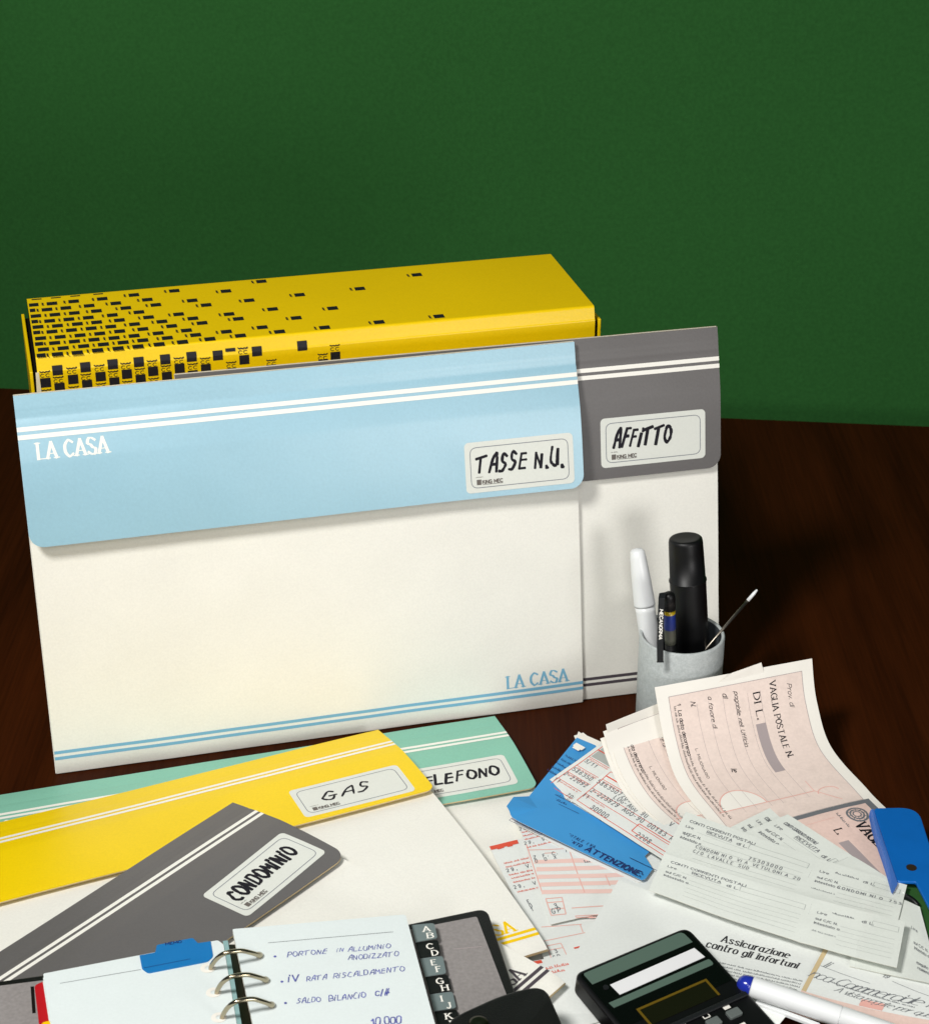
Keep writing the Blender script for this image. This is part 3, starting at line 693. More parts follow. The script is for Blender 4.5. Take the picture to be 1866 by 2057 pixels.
for p, q in (((40.9,954.6,12.0),(81.3,956.2,12.0)),((41.7,947.6,12.0),(88.8,949.7,12.0)),((42.4,940.5,12.0),(94.8,942.3,12.0)),((43.4,933.1,12.0),(89.1,935.4,12.0)),((44.2,926.3,12.0),(84.7,927.6,12.0))): ln(k, LB2, p, q, 3.6)
k.done('pink_bands', 'ink_palepink', t); k = LB2.ink(.11)
for p, q in (((36.7,972.1,12.0),(44.6,925.2,12.0)),((61.4,969.3,12.0),(68.8,926.0,12.0)),((81.7,942.3,12.0),(83.7,932.3,12.0)),((37.6,966.5,12.0),(61.3,967.6,12.0)),((47.1,963.3,12.0),(53.8,963.8,12.0)),
             ((46.3,920.4,12.0),(55.6,921.4,12.0)),((46.3,920.4,12.0),(48.9,905.7,12.0)),((55.6,921.4,12.0),(57.2,906.7,12.0)),((48.9,905.7,12.0),(57.2,906.7,12.0)),((46.9,916.8,12.0),(55.9,917.8,12.0)),((48.2,911.2,12.0),(56.7,911.9,12.0)),
             ((60.7,911.9,12.0),(78.7,914.3,12.0)),((62.2,904.7,12.0),(76.3,906.5,12.0)),((62.5,903.2,12.0),(74.3,904.7,12.0))): ln(k, LB2, p, q, .7)
k.done('pink_rules', 'ink_pink', t)
k = LB2.ink(.12)
for p, L_ in (((34.7,984.1,12.0),30),((35.3,980.4,12.0),32),((36.1,976.7,12.0),30),((37.3,968.5,12.0),48)):
    a = onto(LB2, p); k.scribble(a[0], a[1], L_, 1.4, (1, -.03), (-.03, -1), w=.4)
k.done('red_print', 'ink_red', t)
k = LB2.ink(.14)
for s_, p, cap in (('29,', (33.1,986.6,12.0), 3), ('29, V. VETULONIA', (35.7,971.8,12.0), 3), ('Z F.C. IVA', (40.8,957.3,12.0), 3.2), ('0 0 X', (41.7,953.7,12.0), 3.2), ('Onde', (49.3,976.5,12.0), 2.6), ('3', (51.3,911.7,12.0), 4), ('GP', (49.7,907.2,12.0), 4)):
    a = onto(LB2, p); k.text(s_, a[0], a[1], cap, w=.15, mono=7)
a = onto(LB2, (70.6,953.7,12.0)); k.scribble(a[0], a[1], 14, 2.4, w=.6)
k.done('typed_text', 'ink_mid', t)
LB3 = Sheet([[(29.7,862.3,13.5),(44.3,867.0,13.5),(63.1,872.6,13.5)],[(48.1,807.7,13.5),(63.0,812.9,13.5),(81.2,820.7,13.5)]], None, None)
t = LB3.make('utility_bill', 'white bill with dark red header between black strap and calculator', 'bill', 'paper_white', 'red ruled utility bills')
k = LB3.ink(); k.fill(0, .4, LB3.w*.42, 3); k.scribble(6, 9, 22, 2.2, w=.5); k.scribble(8, 13, 20, 2, w=.5); k.done('red_print', 'ink_red', t)
k = LB3.ink(.13); dg = (.83, -.55); ug = (-.55, -.83)
for s_, x, y in (('SIA', 27, 22), ('VETULON', 29, 33), ('SIA', 27, 48), ('IVA', 34, 73)): k.text(s_, x, y, 3.0, dg, ug, w=.15, mono=5.5)
k.fill(56, 6, 70, 9); k.done('typed_text', 'ink_black', t)
k = LB3.ink(.1); k.line((26, 52), (60, 30), .4); k.line((30, 40), (60, 62), .3); k.line((28, 62), (62, 40), .4); k.done('pink_rules', 'ink_pink', t)

# --- blue slip
BS = Sheet([[(72.0,1086.7,14.0),(150.1,1022.5,16.0)],[(28.5,990.5,19.0),(103.4,932.7,15.0)]])
t = thing('payment_slip', 'bright blue slip printed ATTENZIONE with torn left tip', 'slip', (28.7,1000.2,12.0))
pts = [(72.0,1081.9,15.0),(39.4,1014.4,17.0),(29.7,1008.0,21.0),(25.3,997.1,22.0),(27.0,993.4,21.0),(27.6,991.2,20.0),(28.6,989.7,19.0),(32.6,986.8,18.0),(66.9,960.9,16.0),(101.9,934.0,15.0),(104.2,935.3,15.0),(109.3,944.9,15.0),(105.6,957.0,15.0),(123.7,981.7,15.0),(93.9,1040.7,15.0),(83.4,1073.0,15.0)]
def strip_sheet(name, P, material, th, parent):
    return prism(name, P, (0, 0, -th), [material, 'paper_edge'], parent)
# split so the raised tip bends: fan triangulated body
P = [Vector(p) for p in pts]; n = len(P)
c0, c1 = Vector((74.2,1003.0,15.2)), Vector((44.1,1001.6,17.2))
v = P + [c0, c1] + [p-Vector((0, 0, .2)) for p in P]; f = []; im = []
def tri(i, j, c): f.append((i, j, c)); im.append(0)
hub = lambda i: n+1 if 0 < i < 8 else n
for i in range(n):
    j = (i+1) % n; a_ = hub(i) if hub(i) == hub(j) else None
    if a_ is not None: tri(i, j, a_)
    else: tri(i, j, n); f.append((i if hub(i) == n+1 else j, n, n+1) if hub(j) == n else (j, n+1, n)); im.append(0)
for i in range(n): j = (i+1) % n; f.append((i, n+2+i, n+2+j, j)); im.append(1)
sl = build('sheet', v, f, ['paper_blue', 'paper_edge'], t, im)
# white ragged tear-off margin beneath the slip
prism('torn_margin', [(73.6,1091.8,13.0),(75.3,1089.5,13.0),(76.5,1090.5,13.0),(78.8,1086.9,13.0),(87.5,1079.7,13.0),(88.4,1065.5,13.0),(71.3,1081.6,13.0),(70.4,1086.9,13.0),(72.5,1087.8,13.0)], (0, 0, .15), 'paper_cream', t)
prism('lower_margin', [(27.0,1001.5,12.6),(28.2,997.2,12.6),(32.4,990.4,12.6),(65.4,961.3,12.6),(100.0,934.8,12.6),(103.3,935.6,12.6),(72.6,971.0,12.6)], (0, 0, .15), 'paper_cream', t)
def slipmap(pz):
    O_ = Vector((72.0,1081.9,15.0)); X = (Vector((101.9,934.0,15.0))-Vector((32.8,991.0,15.0))).normalized(); Y = Vector((X.y, -X.x, 0))
    def M(x, y, n_):
        p = O_+X*x+Y*y; q = p-Vector((49.6,1025.7,0.0)); s_ = max(0, -q.dot(X)-0)
        p.z = pz+n_+.6+2.2*min(1, s_/20); return p
    return M, O_, X, Y
Ms, O_, X, Y = slipmap(15.4)
def sl_loc(p): q = Vector(p)-O_; return q.dot(X), q.dot(Y)
k = Ink(Ms, .12)
x, y = sl_loc((70.5,961.3,15.0)); k.text('ATTENZIONE:', x, y, 4.4, w=.2, width=(Vector((102.5,935.3,15.0))-Vector((70.5,961.3,15.0))).length*.95, track=2.4)
x, y = sl_loc((52.5,984.6,15.0)); k.text('SALDO TOTALE IVA', x, y+1.5, 2.4, w=.14, mono=6.4, xs=.92); k.text('ABBONAMENTO', x, y+6, 2.6, w=.2, mono=6.4)
x, y = sl_loc((46.6,1024.0,15.0)); k.scribble(x, y, 70, 2.0, w=.35); k.scribble(x, y+4, 22, 2.0, w=.35); k.line((x, y+6), (x+34, y+6), .35); k.scribble(x+48, y+3.5, 22, 2.2, w=.4)
x, y = sl_loc((96.4,954.1,15.0)); k.line((x, y), (x+20, y), .4)
x, y = sl_loc((31.6,996.0,15.0)); 
for q in range(3): k.scribble(x, y+q*2.2+1, 22, 1.4, w=.4)
k.rect(x-.5, y-1, x+23, y+7, .3)
for q in range(5):
    a_, b2 = sl_loc((63.4,1057.8,15.0)); k.scribble(a_+q*.2, b2+q*5, 14, 1.8, w=.35)
k.done('printed_text', 'ink_navy', t)
x, y = sl_loc((71.2,1072.2,15.0)); k = Ink(Ms, .12); k.fill(x, y, x+7, y+4); k.fill(x+1, y+4, x+6, y+6); k.done('printed_mark', 'ink_white', t)

# --- two red printed receipts with typed numbers
def numbered(S, label, rows, w0):
    t = S.make('payment_slip', label, 'slip', 'paper_white', 'red ruled payment slips'); w_, h_ = S.w, S.h
    k = S.ink()
    for y in w0: k.line((3, y), (w_-4, y), .45); k.scribble(5, y+2.2, 16, 1.2, w=.25)
    k.rect(3, 4, w_-4, h_-3, .5); k.line((3, 9), (w_-30, 9), 1.0); k.rect(w_*.58, h_-14, w_*.97, h_-6, .6); k.done('red_rules', 'ink_red', t)
    k = S.ink(.13)
    for s_, x, y, c_ in rows: k.text(s_, x, y, c_, w=.14, mono=5.6)
    k.done('typed_text', 'ink_mid', t); return t
B1 = Sheet([[(88.4,1073.7,17.0),(136.1,1022.6,17.0)],[(48.0,1027.8,16.0),(95.4,976.1,16.0)]])
numbered(B1, 'red ruled slip typed 586350, left of the two on the blue slip', [('3/11', B1.w*.06, B1.h*.40, 3.4), ('586350', 4, B1.h*.60, 3.6), ('2-22092', 3, B1.h*.72, 3.6), ('11', 2, B1.h*.86, 3.4), ('700', 18, B1.h*.96, 3.4)], (B1.h*.3, B1.h*.5, B1.h*.65, B1.h*.8))
k = B1.ink(.08); k.fill(4, 2, 34, B1.h*.28); k.done('grey_tint', 'ink_faint', B1.t)
B2 = Sheet([[(91.1,1043.3,18.5),(145.9,985.4,18.5)],[(64.6,1008.8,17.5),(118.0,946.7,17.5)]])
numbered(B2, 'red ruled slip typed 586350720861373, right of the two on the blue slip', [('586350720861373 VIA V', 2, B2.h*.42, 3.8), ('LUG-AGO 90', 20, B2.h*.52, 3.6), ('2-223929 AGO-90 00183 ROMA', 4, B2.h*.64, 3.8), ('11', 3, B2.h*.80, 3.4), ('30000', 14, B2.h*.92, 3.8), ('2208', 52, B2.h*.9, 3.8)], (B2.h*.3, B2.h*.56, B2.h*.72))

# --- leaflet
LF = Sheet([[(88.4,931.5,17.0),(206.3,863.7,19.0)],[(56.9,859.3,16.0),(170.2,818.4,18.0)],[(40.3,820.1,14.0),(152.2,798.8,9.0)]])
t = LF.make('leaflet', 'white insurance leaflet titled Assicurazione contro gli infortuni beside the calculator', 'leaflet')
a, rd, up, L = dirs(LF, (140.9,876.1,18.0), (175.4,861.3,18.0)); k = LF.ink(.13)
k.text('Assicurazione', a[0], a[1], 6.0, rd, up, w=.15, contrast=.45, serif=True, width=L, track=2.5)
a, rd, up, L = dirs(LF, (132.2,871.7,18.0), (178.6,852.5,18.0))
k.text('contro gli infortuni', a[0], a[1], 6.0, rd, up, w=.15, contrast=.45, serif=True, width=L, track=2.5); k.done('printed_title', 'ink_black', t)
k = LF.ink(.13)
for q in range(9):
    a, rd2, up2, L = dirs(LF, (138.1,857.8,18.0), (179.8,841.2,18.0))
    k.scribble(a[0]-up2[0]*q*3.4-rd2[0]*q*1.5, a[1]-up2[1]*q*3.4-rd2[1]*q*1.5, L+q*2, 1.5, rd2, up2, w=.35)
k.done('printed_text', 'ink_mid', t)

# --- postal receipts
def receipt(S, label, typed=(), sec=.62, hdr=True):
    S.fold = S.w*sec
    t = S.make('postal_receipt', label, 'receipt', 'paper_green', 'post office payment receipts', 40, 16); w_, h_ = S.w, S.h; x2 = w_*sec
    k = S.ink(.13)
    k.text('CONTI CORRENTI POSTALI', 6, 9, 2.5, w=.18, width=x2*.50, track=1.8)
    k.text('RICEVUTA', 20, 13.5, 2.6, w=.18, width=18, track=2.2); k.line((20, 14.4), (38, 14.4), .3); k.text('di L.', 42, 14.6, 2.6, w=.18)
    k.text('Lire', 5, 15, 2.2, w=.16); k.text('sul C/C N.', 5, 22, 2.3, w=.18, width=13); k.text('intestato a', 5, 27, 2.3, w=.18, width=15)
    k.scribble(x2+14, 11, 14, 1.8, w=.45); k.text('di L.', x2+32, 12.5, 2.6, w=.18); k.text('Lire', x2+5, 15, 2.3, w=.16); k.text('sul C/C N.', x2+5, 22, 2.3, w=.18, width=13)
    k.text('intestato a', x2+5, 27, 2.3, w=.18, width=15); k.scribble(x2+5, 35, 14, 1.4, w=.3); k.done('printed_text', 'ink_mid', t)
    k = S.ink(.12)
    for y in (22, 27, 32, 37, 42, 47):
        if y < h_-3: k.line((20, y), (x2-4, y), .22); k.line((x2+20, y), (w_-4, y), .22)
    k.rect(50, 9.5, x2-3, 15, .3); k.rect(x2+38, 8, w_-3, 13.5, .3); k.line((x2, 3), (x2, h_-3), .15); k.line((14, 16), (48, 17), .15); k.done('printed_rules', 'ink_faint', t)
    if typed:
        k = S.ink(.15)
        for s_, x, y, c_ in typed: k.text(s_, x, y, c_, w=.15, mono=6.5)
        k.done('typed_text', 'ink_mid', t)
    return t
Rd = Sheet([[(183.5,995.3,22.0),(211.4,936.6,22.0)],[(150.7,971.6,21.0),(179.2,916.0,21.0)]]); receipt(Rd, 'postal receipt at the back of the fan, only its corner showing', sec=.8)
Rc = Sheet([[(193.1,987.5,23.0),(244.1,923.4,22.5)],[(159.1,966.9,22.0),(209.6,902.5,22.0)]]); receipt(Rc, 'postal receipt turned steeply, second from the back of the fan')
Ra = Sheet([[(132.1,987.5,24.5),(189.8,951.1,24.5),(250.4,917.0,25.0)],[(114.2,944.2,23.0),(170.8,912.7,23.5),(238.0,882.1,24.0)]], 150, 52)
receipt(Ra, 'postal receipt typed CONDOMINIO VIA VETULONIA above the lower receipt', (('12', 6, 23, 3.0), ('75303000', 54, 26, 3.2), ('CONDOMINIO VIA VETULONIA 20', 18, 31, 2.9), ('C/O LAVALLE SUD', 18, 36, 2.9), ('CONDOMINIO 753', 112, 27, 3)))
Rb = Sheet([[(115.5,945.7,25.5),(179.9,910.1,26.5),(241.4,878.3,30.0)],[(104.1,914.0,23.5),(166.7,875.6,24.5),(230.2,842.9,27.0)]], 150, 50)
receipt(Rb, 'unfilled postal receipt lying lowest and nearest of the fan')
Re = Sheet([[(225.2,914.7,22.0),(241.3,908.8,23.0),(254.3,899.7,23.0)],[(206.8,851.4,21.0),(230.9,843.1,21.0),(253.1,836.3,21.0)]], 96, 75)
t = Re.make('postal_receipt', 'postal receipt under the clear film at the right edge', 'receipt', 'paper_green', 'post office payment receipts')
k = Re.ink(.12)
for y, s_ in ((27, 'Lire'), (41, 'sul C/C N.'), (46, 'intestato a'), (59, 'eseguito da'), (64, 'residente in')):
    k.text(s_, 72, y, 2.6, (.97, .25), (.25, -.97), w=.2, width=min(18, len(s_)*2.1))
k.done('printed_text', 'ink_mid', t)

# --- cheque
CQ = Sheet([[(193.8,861.8,20.0),(224.5,847.9,20.5),(261.6,837.5,20.0)],[(178.1,833.2,19.0),(208.8,819.9,19.0),(247.4,808.1,19.0)]])
CQ2 = Sheet([[(202.7,881.2,20.0),(233.8,866.8,20.5),(272.1,858.5,18.0)],[(178.1,833.2,19.0),(208.8,819.9,19.0),(248.1,810.4,17.0)],[(170.2,818.4,18.0),(201.3,806.5,17.0),(239.1,795.9,15.0)]])
t = CQ2.make('bank_cheque', 'cream and pink bank cheque with script lettering under the receipts', 'cheque', 'paper_white')
h_ = CQ2.h; w_ = CQ2.w; yb = onto(CQ2, (188.8,829.2,19.0))[1]
k = CQ2.ink(.12); k.fill(0, yb, w_, h_); k.done('pink_panel', 'paper_rose', t)
k = CQ2.ink(.13); k.fill(0, 0, 3, yb); k.done('tan_margin', 'tan', t)
k = CQ2.ink(.2); a, rd, up, L = dirs(CQ2, (184.1,845.5,19.0), (243.9,821.9,19.0))
k.text('nca Commerciale Ita', a[0], a[1], 6.5, rd, up, w=.09, contrast=.6, slant=.55, width=L*1.1, track=.6)
a2, rd, up, L = dirs(CQ2, (195.7,833.2,19.0), (242.4,814.6,19.0))
k.text('A vista pagate per que', a2[0], a2[1], 4.6, rd, up, w=.09, contrast=.6, slant=.55, width=L, track=.5)
a3, _, _, L = dirs(CQ2, (195.0,840.0,19.0), (237.1,823.2,19.0)); k.scribble(a3[0], a3[1], L, 1.1, rd, up, w=.25)
a4, _, _, L = dirs(CQ2, (191.8,853.8,19.0), (219.8,846.2,19.0)); k.line(a4, (a4[0]+rd[0]*L, a4[1]+rd[1]*L), .25); k.text('li', a4[0]+2, a4[1], 5, rd, up, w=.1, slant=.55)
a5, _, _, L = dirs(CQ2, (223.0,844.1,19.0), (234.9,839.3,19.0)); k.text('19', a5[0], a5[1], 2.6, rd, up, w=.14, slant=.3); k.line((a5[0]+6, a5[1]+1.5), (a5[0]+28, a5[1]+8), .25)
k.done('script_text', 'ink_mid', t)
k = CQ2.ink(.2); a6 = onto(CQ2, (212.2,823.7,18.0)); k.fill(a6[0]-4, a6[1]-3, a6[0]+8, a6[1]+4); k.done('red_stamp', 'ink_pink', t)

# ------------------------------------------------------------------ blue plastic file with clear film
pf = thing('plastic_file', 'blue plastic file spine with hole and clear film over the receipts', 'file', (254.9,927.8,20.0))
plate = roundpoly([(244.3,989.6,26.0),(271.1,990.4,26.0),(270.3,935.1,26.0),(269.4,830.3,26.0),(258.5,822.0,26.0),(258.9,890.8,26.0),(255.4,918.4,26.0),(245.0,918.9,26.0)], [3, 16, 3, 6, 6, 1, 1, 2], 8)
prism('spine_plate', plate, (0, 0, -2.0), 'file_blue', pf, .6, 3)
hp = Vector((255.6,931.4,26.0))
v = [hp+Vector((3.0*math.cos(a*math.pi/10), 3.0*math.sin(a*math.pi/10), 0)) for a in range(20)]
prism('eyelet_hole', v, (0, 0, .25), 'hole_dark', pf)
LP = Sheet([[(241.1,984.8,22.5),(242.2,988.0,25.5),(244.2,987.6,26.6)],[(240.1,967.7,22.5),(241.3,965.5,26.0),(244.2,966.0,26.6)],[(240.6,938.4,23.5),(242.4,936.3,26.0),(244.6,934.3,26.6)],[(239.8,908.4,26.0),(241.0,909.1,26.4),(244.7,916.0,26.6)]])
panel('folded_lip', LP.M, 0, LP.w, 0, LP.h, 10, 18, .5, ['film_blue'], pf)
prism('green_card', [(246.3,927.8,20.0),(259.2,927.8,20.0),(260.1,885.9,20.0),(257.2,862.1,20.0),(251.6,862.1,20.0),(244.6,902.3,20.0)], (0, 0, -.6), 'file_green', pf)
tube('black_cord', smoothline([(246.8,910.7,22.0),(249.6,908.2,23.0),(252.1,904.8,23.0),(253.8,902.3,22.0)], 5), 1.5, 'plastic_black', pf)
FM = Sheet([[(228.9,918.3,30.0),(237.3,912.3,31.0),(243.1,903.6,33.0)],[(225.0,900.9,28.0),(235.8,894.3,32.0),(251.5,894.6,27.0)],[(219.9,887.2,27.0),(232.2,872.0,35.0),(252.1,877.9,25.0)],[(210.8,857.0,28.0),(227.1,847.8,31.0),(251.5,847.8,24.0)],[(207.8,844.3,27.0),(223.8,833.7,29.0),(253.6,831.2,23.0)]])
panel('clear_film', FM.M, 0, FM.w, 0, FM.h, 26, 34, .12, ['film_clear'], pf)

# ------------------------------------------------------------------ calculator
(cO, cX, cY) = ((58.3252,829.6784,34.0000),(0.8525,0.5228,0.0000),(0.5177,-0.8442,-0.1392))
cO, cX, cY = Vector(cO), Vector(cX), Vector(cY); cZ = cY.cross(cX); cZ = cZ if cZ.z > 0 else -cZ
cal = thing('pocket_calculator', 'black pocket calculator with green bars and white solar strip', 'calculator', tuple(cO))
def cpt(x, y, n_): return cO+cX*x+cY*y+cZ*n_
CW, CL = 74., 128.
body = roundpoly([cpt(-1, -1, -12), cpt(CW, -1, -12), cpt(CW, CL, -12), cpt(-1, CL, -12)], 6, 6)
prism('body', body, cZ*12, 'calc_black', cal, 1.6, 3)
def cpoly(name, pts, material, n0=.0, th=.35, r=0, bevel=0):
    P_ = [cpt(x, y, n0) for x, y in pts]
    if r: P_ = roundpoly(P_, r)
    return prism(name, P_, cZ*th, material, cal, bevel)
cpoly('face_plate', [(1.6, 1.6), (CW-2.4, 1.6), (CW-2.4, 42), (1.6, 42)], 'calc_panel', -.1, .3, 2)
cpoly('green_bar', [(3.4,1.8),(68.7,1.4),(69.1,10.2),(3.7,10.3)], 'calc_green', .15, .3, [1.5, 3, 0, 0])
cpoly('solar_strip', [(11.8,14.8),(67.3,14.2),(68.6,22.1),(12.5,22.8)], 'calc_white', .15, .3)
cpoly('green_bar', [(4.0,24.8),(69.8,24.2),(69.8,28.5),(4.6,28.8)], 'calc_green', .15, .3, [0, 1.5, 1.5, .5])
a, b_, c_, d_ = (15.0,35.6),(58.8,35.7),(59.0,44.2),(15.0,44.2)
x0, x1, y0, y1 = (a[0]+d_[0])/2, (b_[0]+c_[0])/2, (a[1]+b_[1])/2, (c_[1]+d_[1])/2
y1 += 3
cpoly('display', [(x0, y0), (x1, y0), (x1, y1), (x0, y1)], 'calc_lcd', .15, .2)
for q in (((x0-.7, y0-.7), (x1+.7, y0-.7), (x1+.7, y0+.6), (x0-.7, y0+.6)), ((x0-.7, y0+.6), (x0+.6, y0+.6), (x0+.6, y1), (x0-.7, y1)), ((x1-.6, y0+.6), (x1+.7, y0+.6), (x1+.7, y1), (x1-.6, y1))):
    cpoly('display_frame', q, 'calc_gold', .15, .45)
a, b_ = (31.3,53.1),(72.5,53.5); yr = (a[1]+b_[1])/2
prism('ridge', [cpt(1, yr-1.6, .0), cpt(CW-1.5, yr-1.6, .0), cpt(CW-1.5, yr+1.6, .0), cpt(1, yr+1.6, .0)], cZ*1.6, 'plastic_dark', cal, 1.0, 3)
kx, ky = (57.7,61.4)
for r_ in range(4):
    for q in range(5):
        x = kx-q*13.2; y = ky+r_*13.5
        P_ = roundpoly([cpt(x-4, y-2.6, .0), cpt(x+4, y-2.6, .0), cpt(x+4, y+2.6, .0), cpt(x-4, y+2.6, .0)], 1)
        prism('key', P_, cZ*2.0, 'key_grey', cal, .4)
k = Ink(lambda x, y, n_: cpt(x, y, n_), .08)
for r_ in range(4):
    for q in range(5):
        x = kx-q*13.2-.2; y = ky+r_*13.5-6
        if q == 0: k.fill(x-2, y-1, x+2, y+1.4)
        elif q == 1: k.rect(x-1.8, y-1.2, x+1.8, y+1.2, .6)
        else: k.text('+-x'[q-2] if '+-x'[q-2] in G else 'x', x-1, y+1, 2.2, w=.2)
k.done('printed_symbols', 'ink_white', cal)
dotc = (8.9,15.2); v = [cpt(dotc[0]+1.6*math.cos(a*.628), dotc[1]+1.6*math.sin(a*.628), .1) for a in range(10)]; prism('switch', v, cZ*.5, 'plastic_dark', cal)

# ------------------------------------------------------------------ ballpoint pen
a, b_ = Vector((151.0,828.1,27.0)), Vector((195.2,810.8,22.0)); d = (b_-a).normalized()
t = thing('ballpoint_pen', 'white ballpoint pen with blue end cap right of the calculator', 'pen', tuple(a))
L1 = (b_-a).length
lathe('end_cap', a-d*8.0, b_, [(0, 0), (.25, 1.6), (.9, 3.0), (2.2, 4.3), (4, 5.0), (6, 5.2), (8, 5.2)], 'cap_blue', t)
lathe('barrel', a, b_, [(0, 5.3), (.8, 5.6), (L1-.6, 5.6), (L1, 5.3)], 'pen_white', t)
lathe('grip', b_, b_+d*10, [(0, 5.0), (.5, 5.5), (40, 5.3), (70, 4.2), (84, 1.2), (86, .5)], 'pen_white', t)
p0, p1, p2 = Vector((153.4,825.2,20.0)), Vector((154.9,823.5,20.0)), Vector((184.1,807.8,19.0)); pd = (p2-p1).normalized(); sd = Vector((-pd.y, pd.x, 0)).normalized()
prism('pocket_clip', [p0-sd*1.4, p2-sd*1.4, p2+sd*1.6, p0+sd*1.2], (0, 0, -2.4), 'pen_white', t, .5, 2)
prism('clip_bridge', [p0+sd*1.0, p0+pd*6+sd*1.0, p0+pd*6+sd*5, p0+sd*5], (0, 0, -2), 'pen_white', t, .4, 2)

# ------------------------------------------------------------------ ring binder organizer
ZC = 31.
org = thing('ring_organizer', 'open black leather ring organizer with handwritten pages and index tabs', 'organizer', (-115.6,798.5,28.0))
rc = roundpoly([(-52.9,864.1,34.0),(12.3,885.5,34.0),(32.5,784.9,34.0),(42.2,735.8,34.0),(-20.5,707.3,34.0)], [0, 7, 0, 0, 0], 8)
prism('cover', rc, (0, 0, -3.4), 'leather_black', org, 1.4, 3)
lc = roundpoly([(-298.8,812.9,34.0),(-211.4,831.4,34.0),(-169.0,728.6,34.0),(-249.5,712.2,34.0)], 0)
prism('cover', lc, (0, 0, -3.4), 'leather_black', org, 1.4, 3)
prism('lining', roundpoly([(-46.9,860.5,34.2),(6.7,876.9,34.2),(21.5,814.2,34.2),(32.3,758.1,34.2),(-20.9,728.3,34.2)], 1.5), (0, 0, .25), 'lining_grey', org)
ll = prism('lining', [(-291.7,810.3,34.2),(-219.9,824.4,34.2),(-209.4,791.5,34.2),(-189.9,745.3,34.2),(-259.2,728.4,34.2)], (0, 0, .25), 'lining_grey', org)
prism('pocket_slot', [(-225.8,819.1,34.5),(-224.1,819.4,34.5),(-219.3,799.0,34.5),(-221.0,798.7,34.5)], (0, 0, .15), 'box_inside', ll)
# stitched crease and scuff on the lining
lin_r = org.children[2]
k = Ink(lambda x, y, n_: Vector((x, y, 34.5+n_)), .05); pa, pb = (-5.8,849.3,34.5), (9.3,851.4,34.5); k.line(pa, pb, .45); pa, pb = (-15.7,848.6,34.5),(0.0,850.4,34.5)
k.done('crease', 'ink_mauve', lin_r)
# page blocks (stacks of sheets)
ZR = 47.
R4 = [(-123.6,850.7,47.0),(-31.9,863.0,47.0),(-17.0,786.9,47.0),(0.0,704.1,45.0),(-84.7,688.3,45.0)]
for i in range(6):
    z = ZR-i*1.7; ofs = Vector((.35*i+random.uniform(-.2, .3), -.25*i, 0))
    P_ = [Vector((p[0], p[1], z-.1))+ofs for p in R4]
    P_ = roundpoly(P_, [1, 2, 0, 0, 0], 3)
    prism('page', P_, (0, 0, -1.55), ['paper_page', 'paper_edge'], org)
L4 = [(-217.9,817.2,45.0),(-130.5,844.0,45.0),(-127.1,840.5,45.0),(-114.0,779.3,45.0),(-100.7,717.1,45.0),(-189.2,718.2,44.0)]
for i in range(4):
    z = 45-i*2.2; ofs = Vector((-.3*i, -.2*i, 0)); P_ = roundpoly([Vector((p[0], p[1], z-.1))+ofs for p in L4], [1, 1, 1, 0, 0, 0], 3)
    prism('page', P_, (0, 0, -2.0), ['paper_page', 'paper_edge'], org)
# printed rule and handwriting on the right page
RO = Vector((-123.6,850.7,47.0)); RX = (Vector((-31.9,863.0,47.0))-RO).normalized(); RY = Vector((RX.y, -RX.x, 0))
pm = lambda x, y, n_: RO+RX*x+RY*y+Vector((0, 0, n_-.02))
def rl(p): q = Vector(p)-RO; return q.dot(RX), q.dot(RY)
k = Ink(pm, .08); k.line(rl((-103.4,839.2,47.0)), rl((-37.7,848.2,47.0)), .3); k.done('printed_rule', 'ink_mid', org)
k = Ink(pm, .1)
def hw(s_, p, q, cap):
    a = rl(p); b_ = rl(q); d = Vector((b_[0]-a[0], b_[1]-a[1], 0)); L = d.length; d.normalize()
    k.text(s_, a[0], a[1], cap, (d.x, d.y), (d.y, -d.x), w=.115, hand=True, slant=.1, jit=.06, width=L, track=1.6)
hw('PORTONE', (-92.3,827.7,47.0), (-72.1,830.7,47.0), 3.5); hw('IN', (-66.8,831.7,47.0), (-63.5,832.2,47.0), 2.8); hw('ALLUMINIO', (-60.9,832.1,47.0), (-39.0,834.9,47.0), 3.4)
hw('ANODIZZATO', (-60.5,825.3,47.0), (-34.6,828.5,47.0), 3.4)
hw('IV', (-90.3,808.2,47.0), (-85.1,809.0,47.0), 5.5); hw('RATA', (-80.9,808.8,47.0), (-71.0,810.3,47.0), 3.5); hw('RISCALDAMENTO', (-67.4,810.9,47.0), (-31.1,816.8,47.0), 3.6)
hw('SALDO', (-84.8,792.0,47.0), (-72.9,793.1,47.0), 3.5); hw('BILANCIO', (-68.5,793.4,47.0), (-50.2,796.5,47.0), 4); hw('c/#', (-45.1,797.7,47.0), (-38.2,798.6,47.0), 5)
hw('10.000', (-46.1,775.4,47.0), (-31.8,777.2,47.0), 5)
for p in ((-98.8,828.2,47.0),(-93.6,808.4,47.0),(-90.5,792.1,47.0)): k.dot(rl(p), .8)
k.done('handwriting', 'ink_pen', org)
# left page rule
k = Ink(lambda x, y, n_: Vector((x, y, 45+n_-.05)), .08); k.line((-207.8,809.5,45.0)[:2], (-167.8,820.3,45.0)[:2], .3); k.done('printed_rule', 'ink_mid', org)
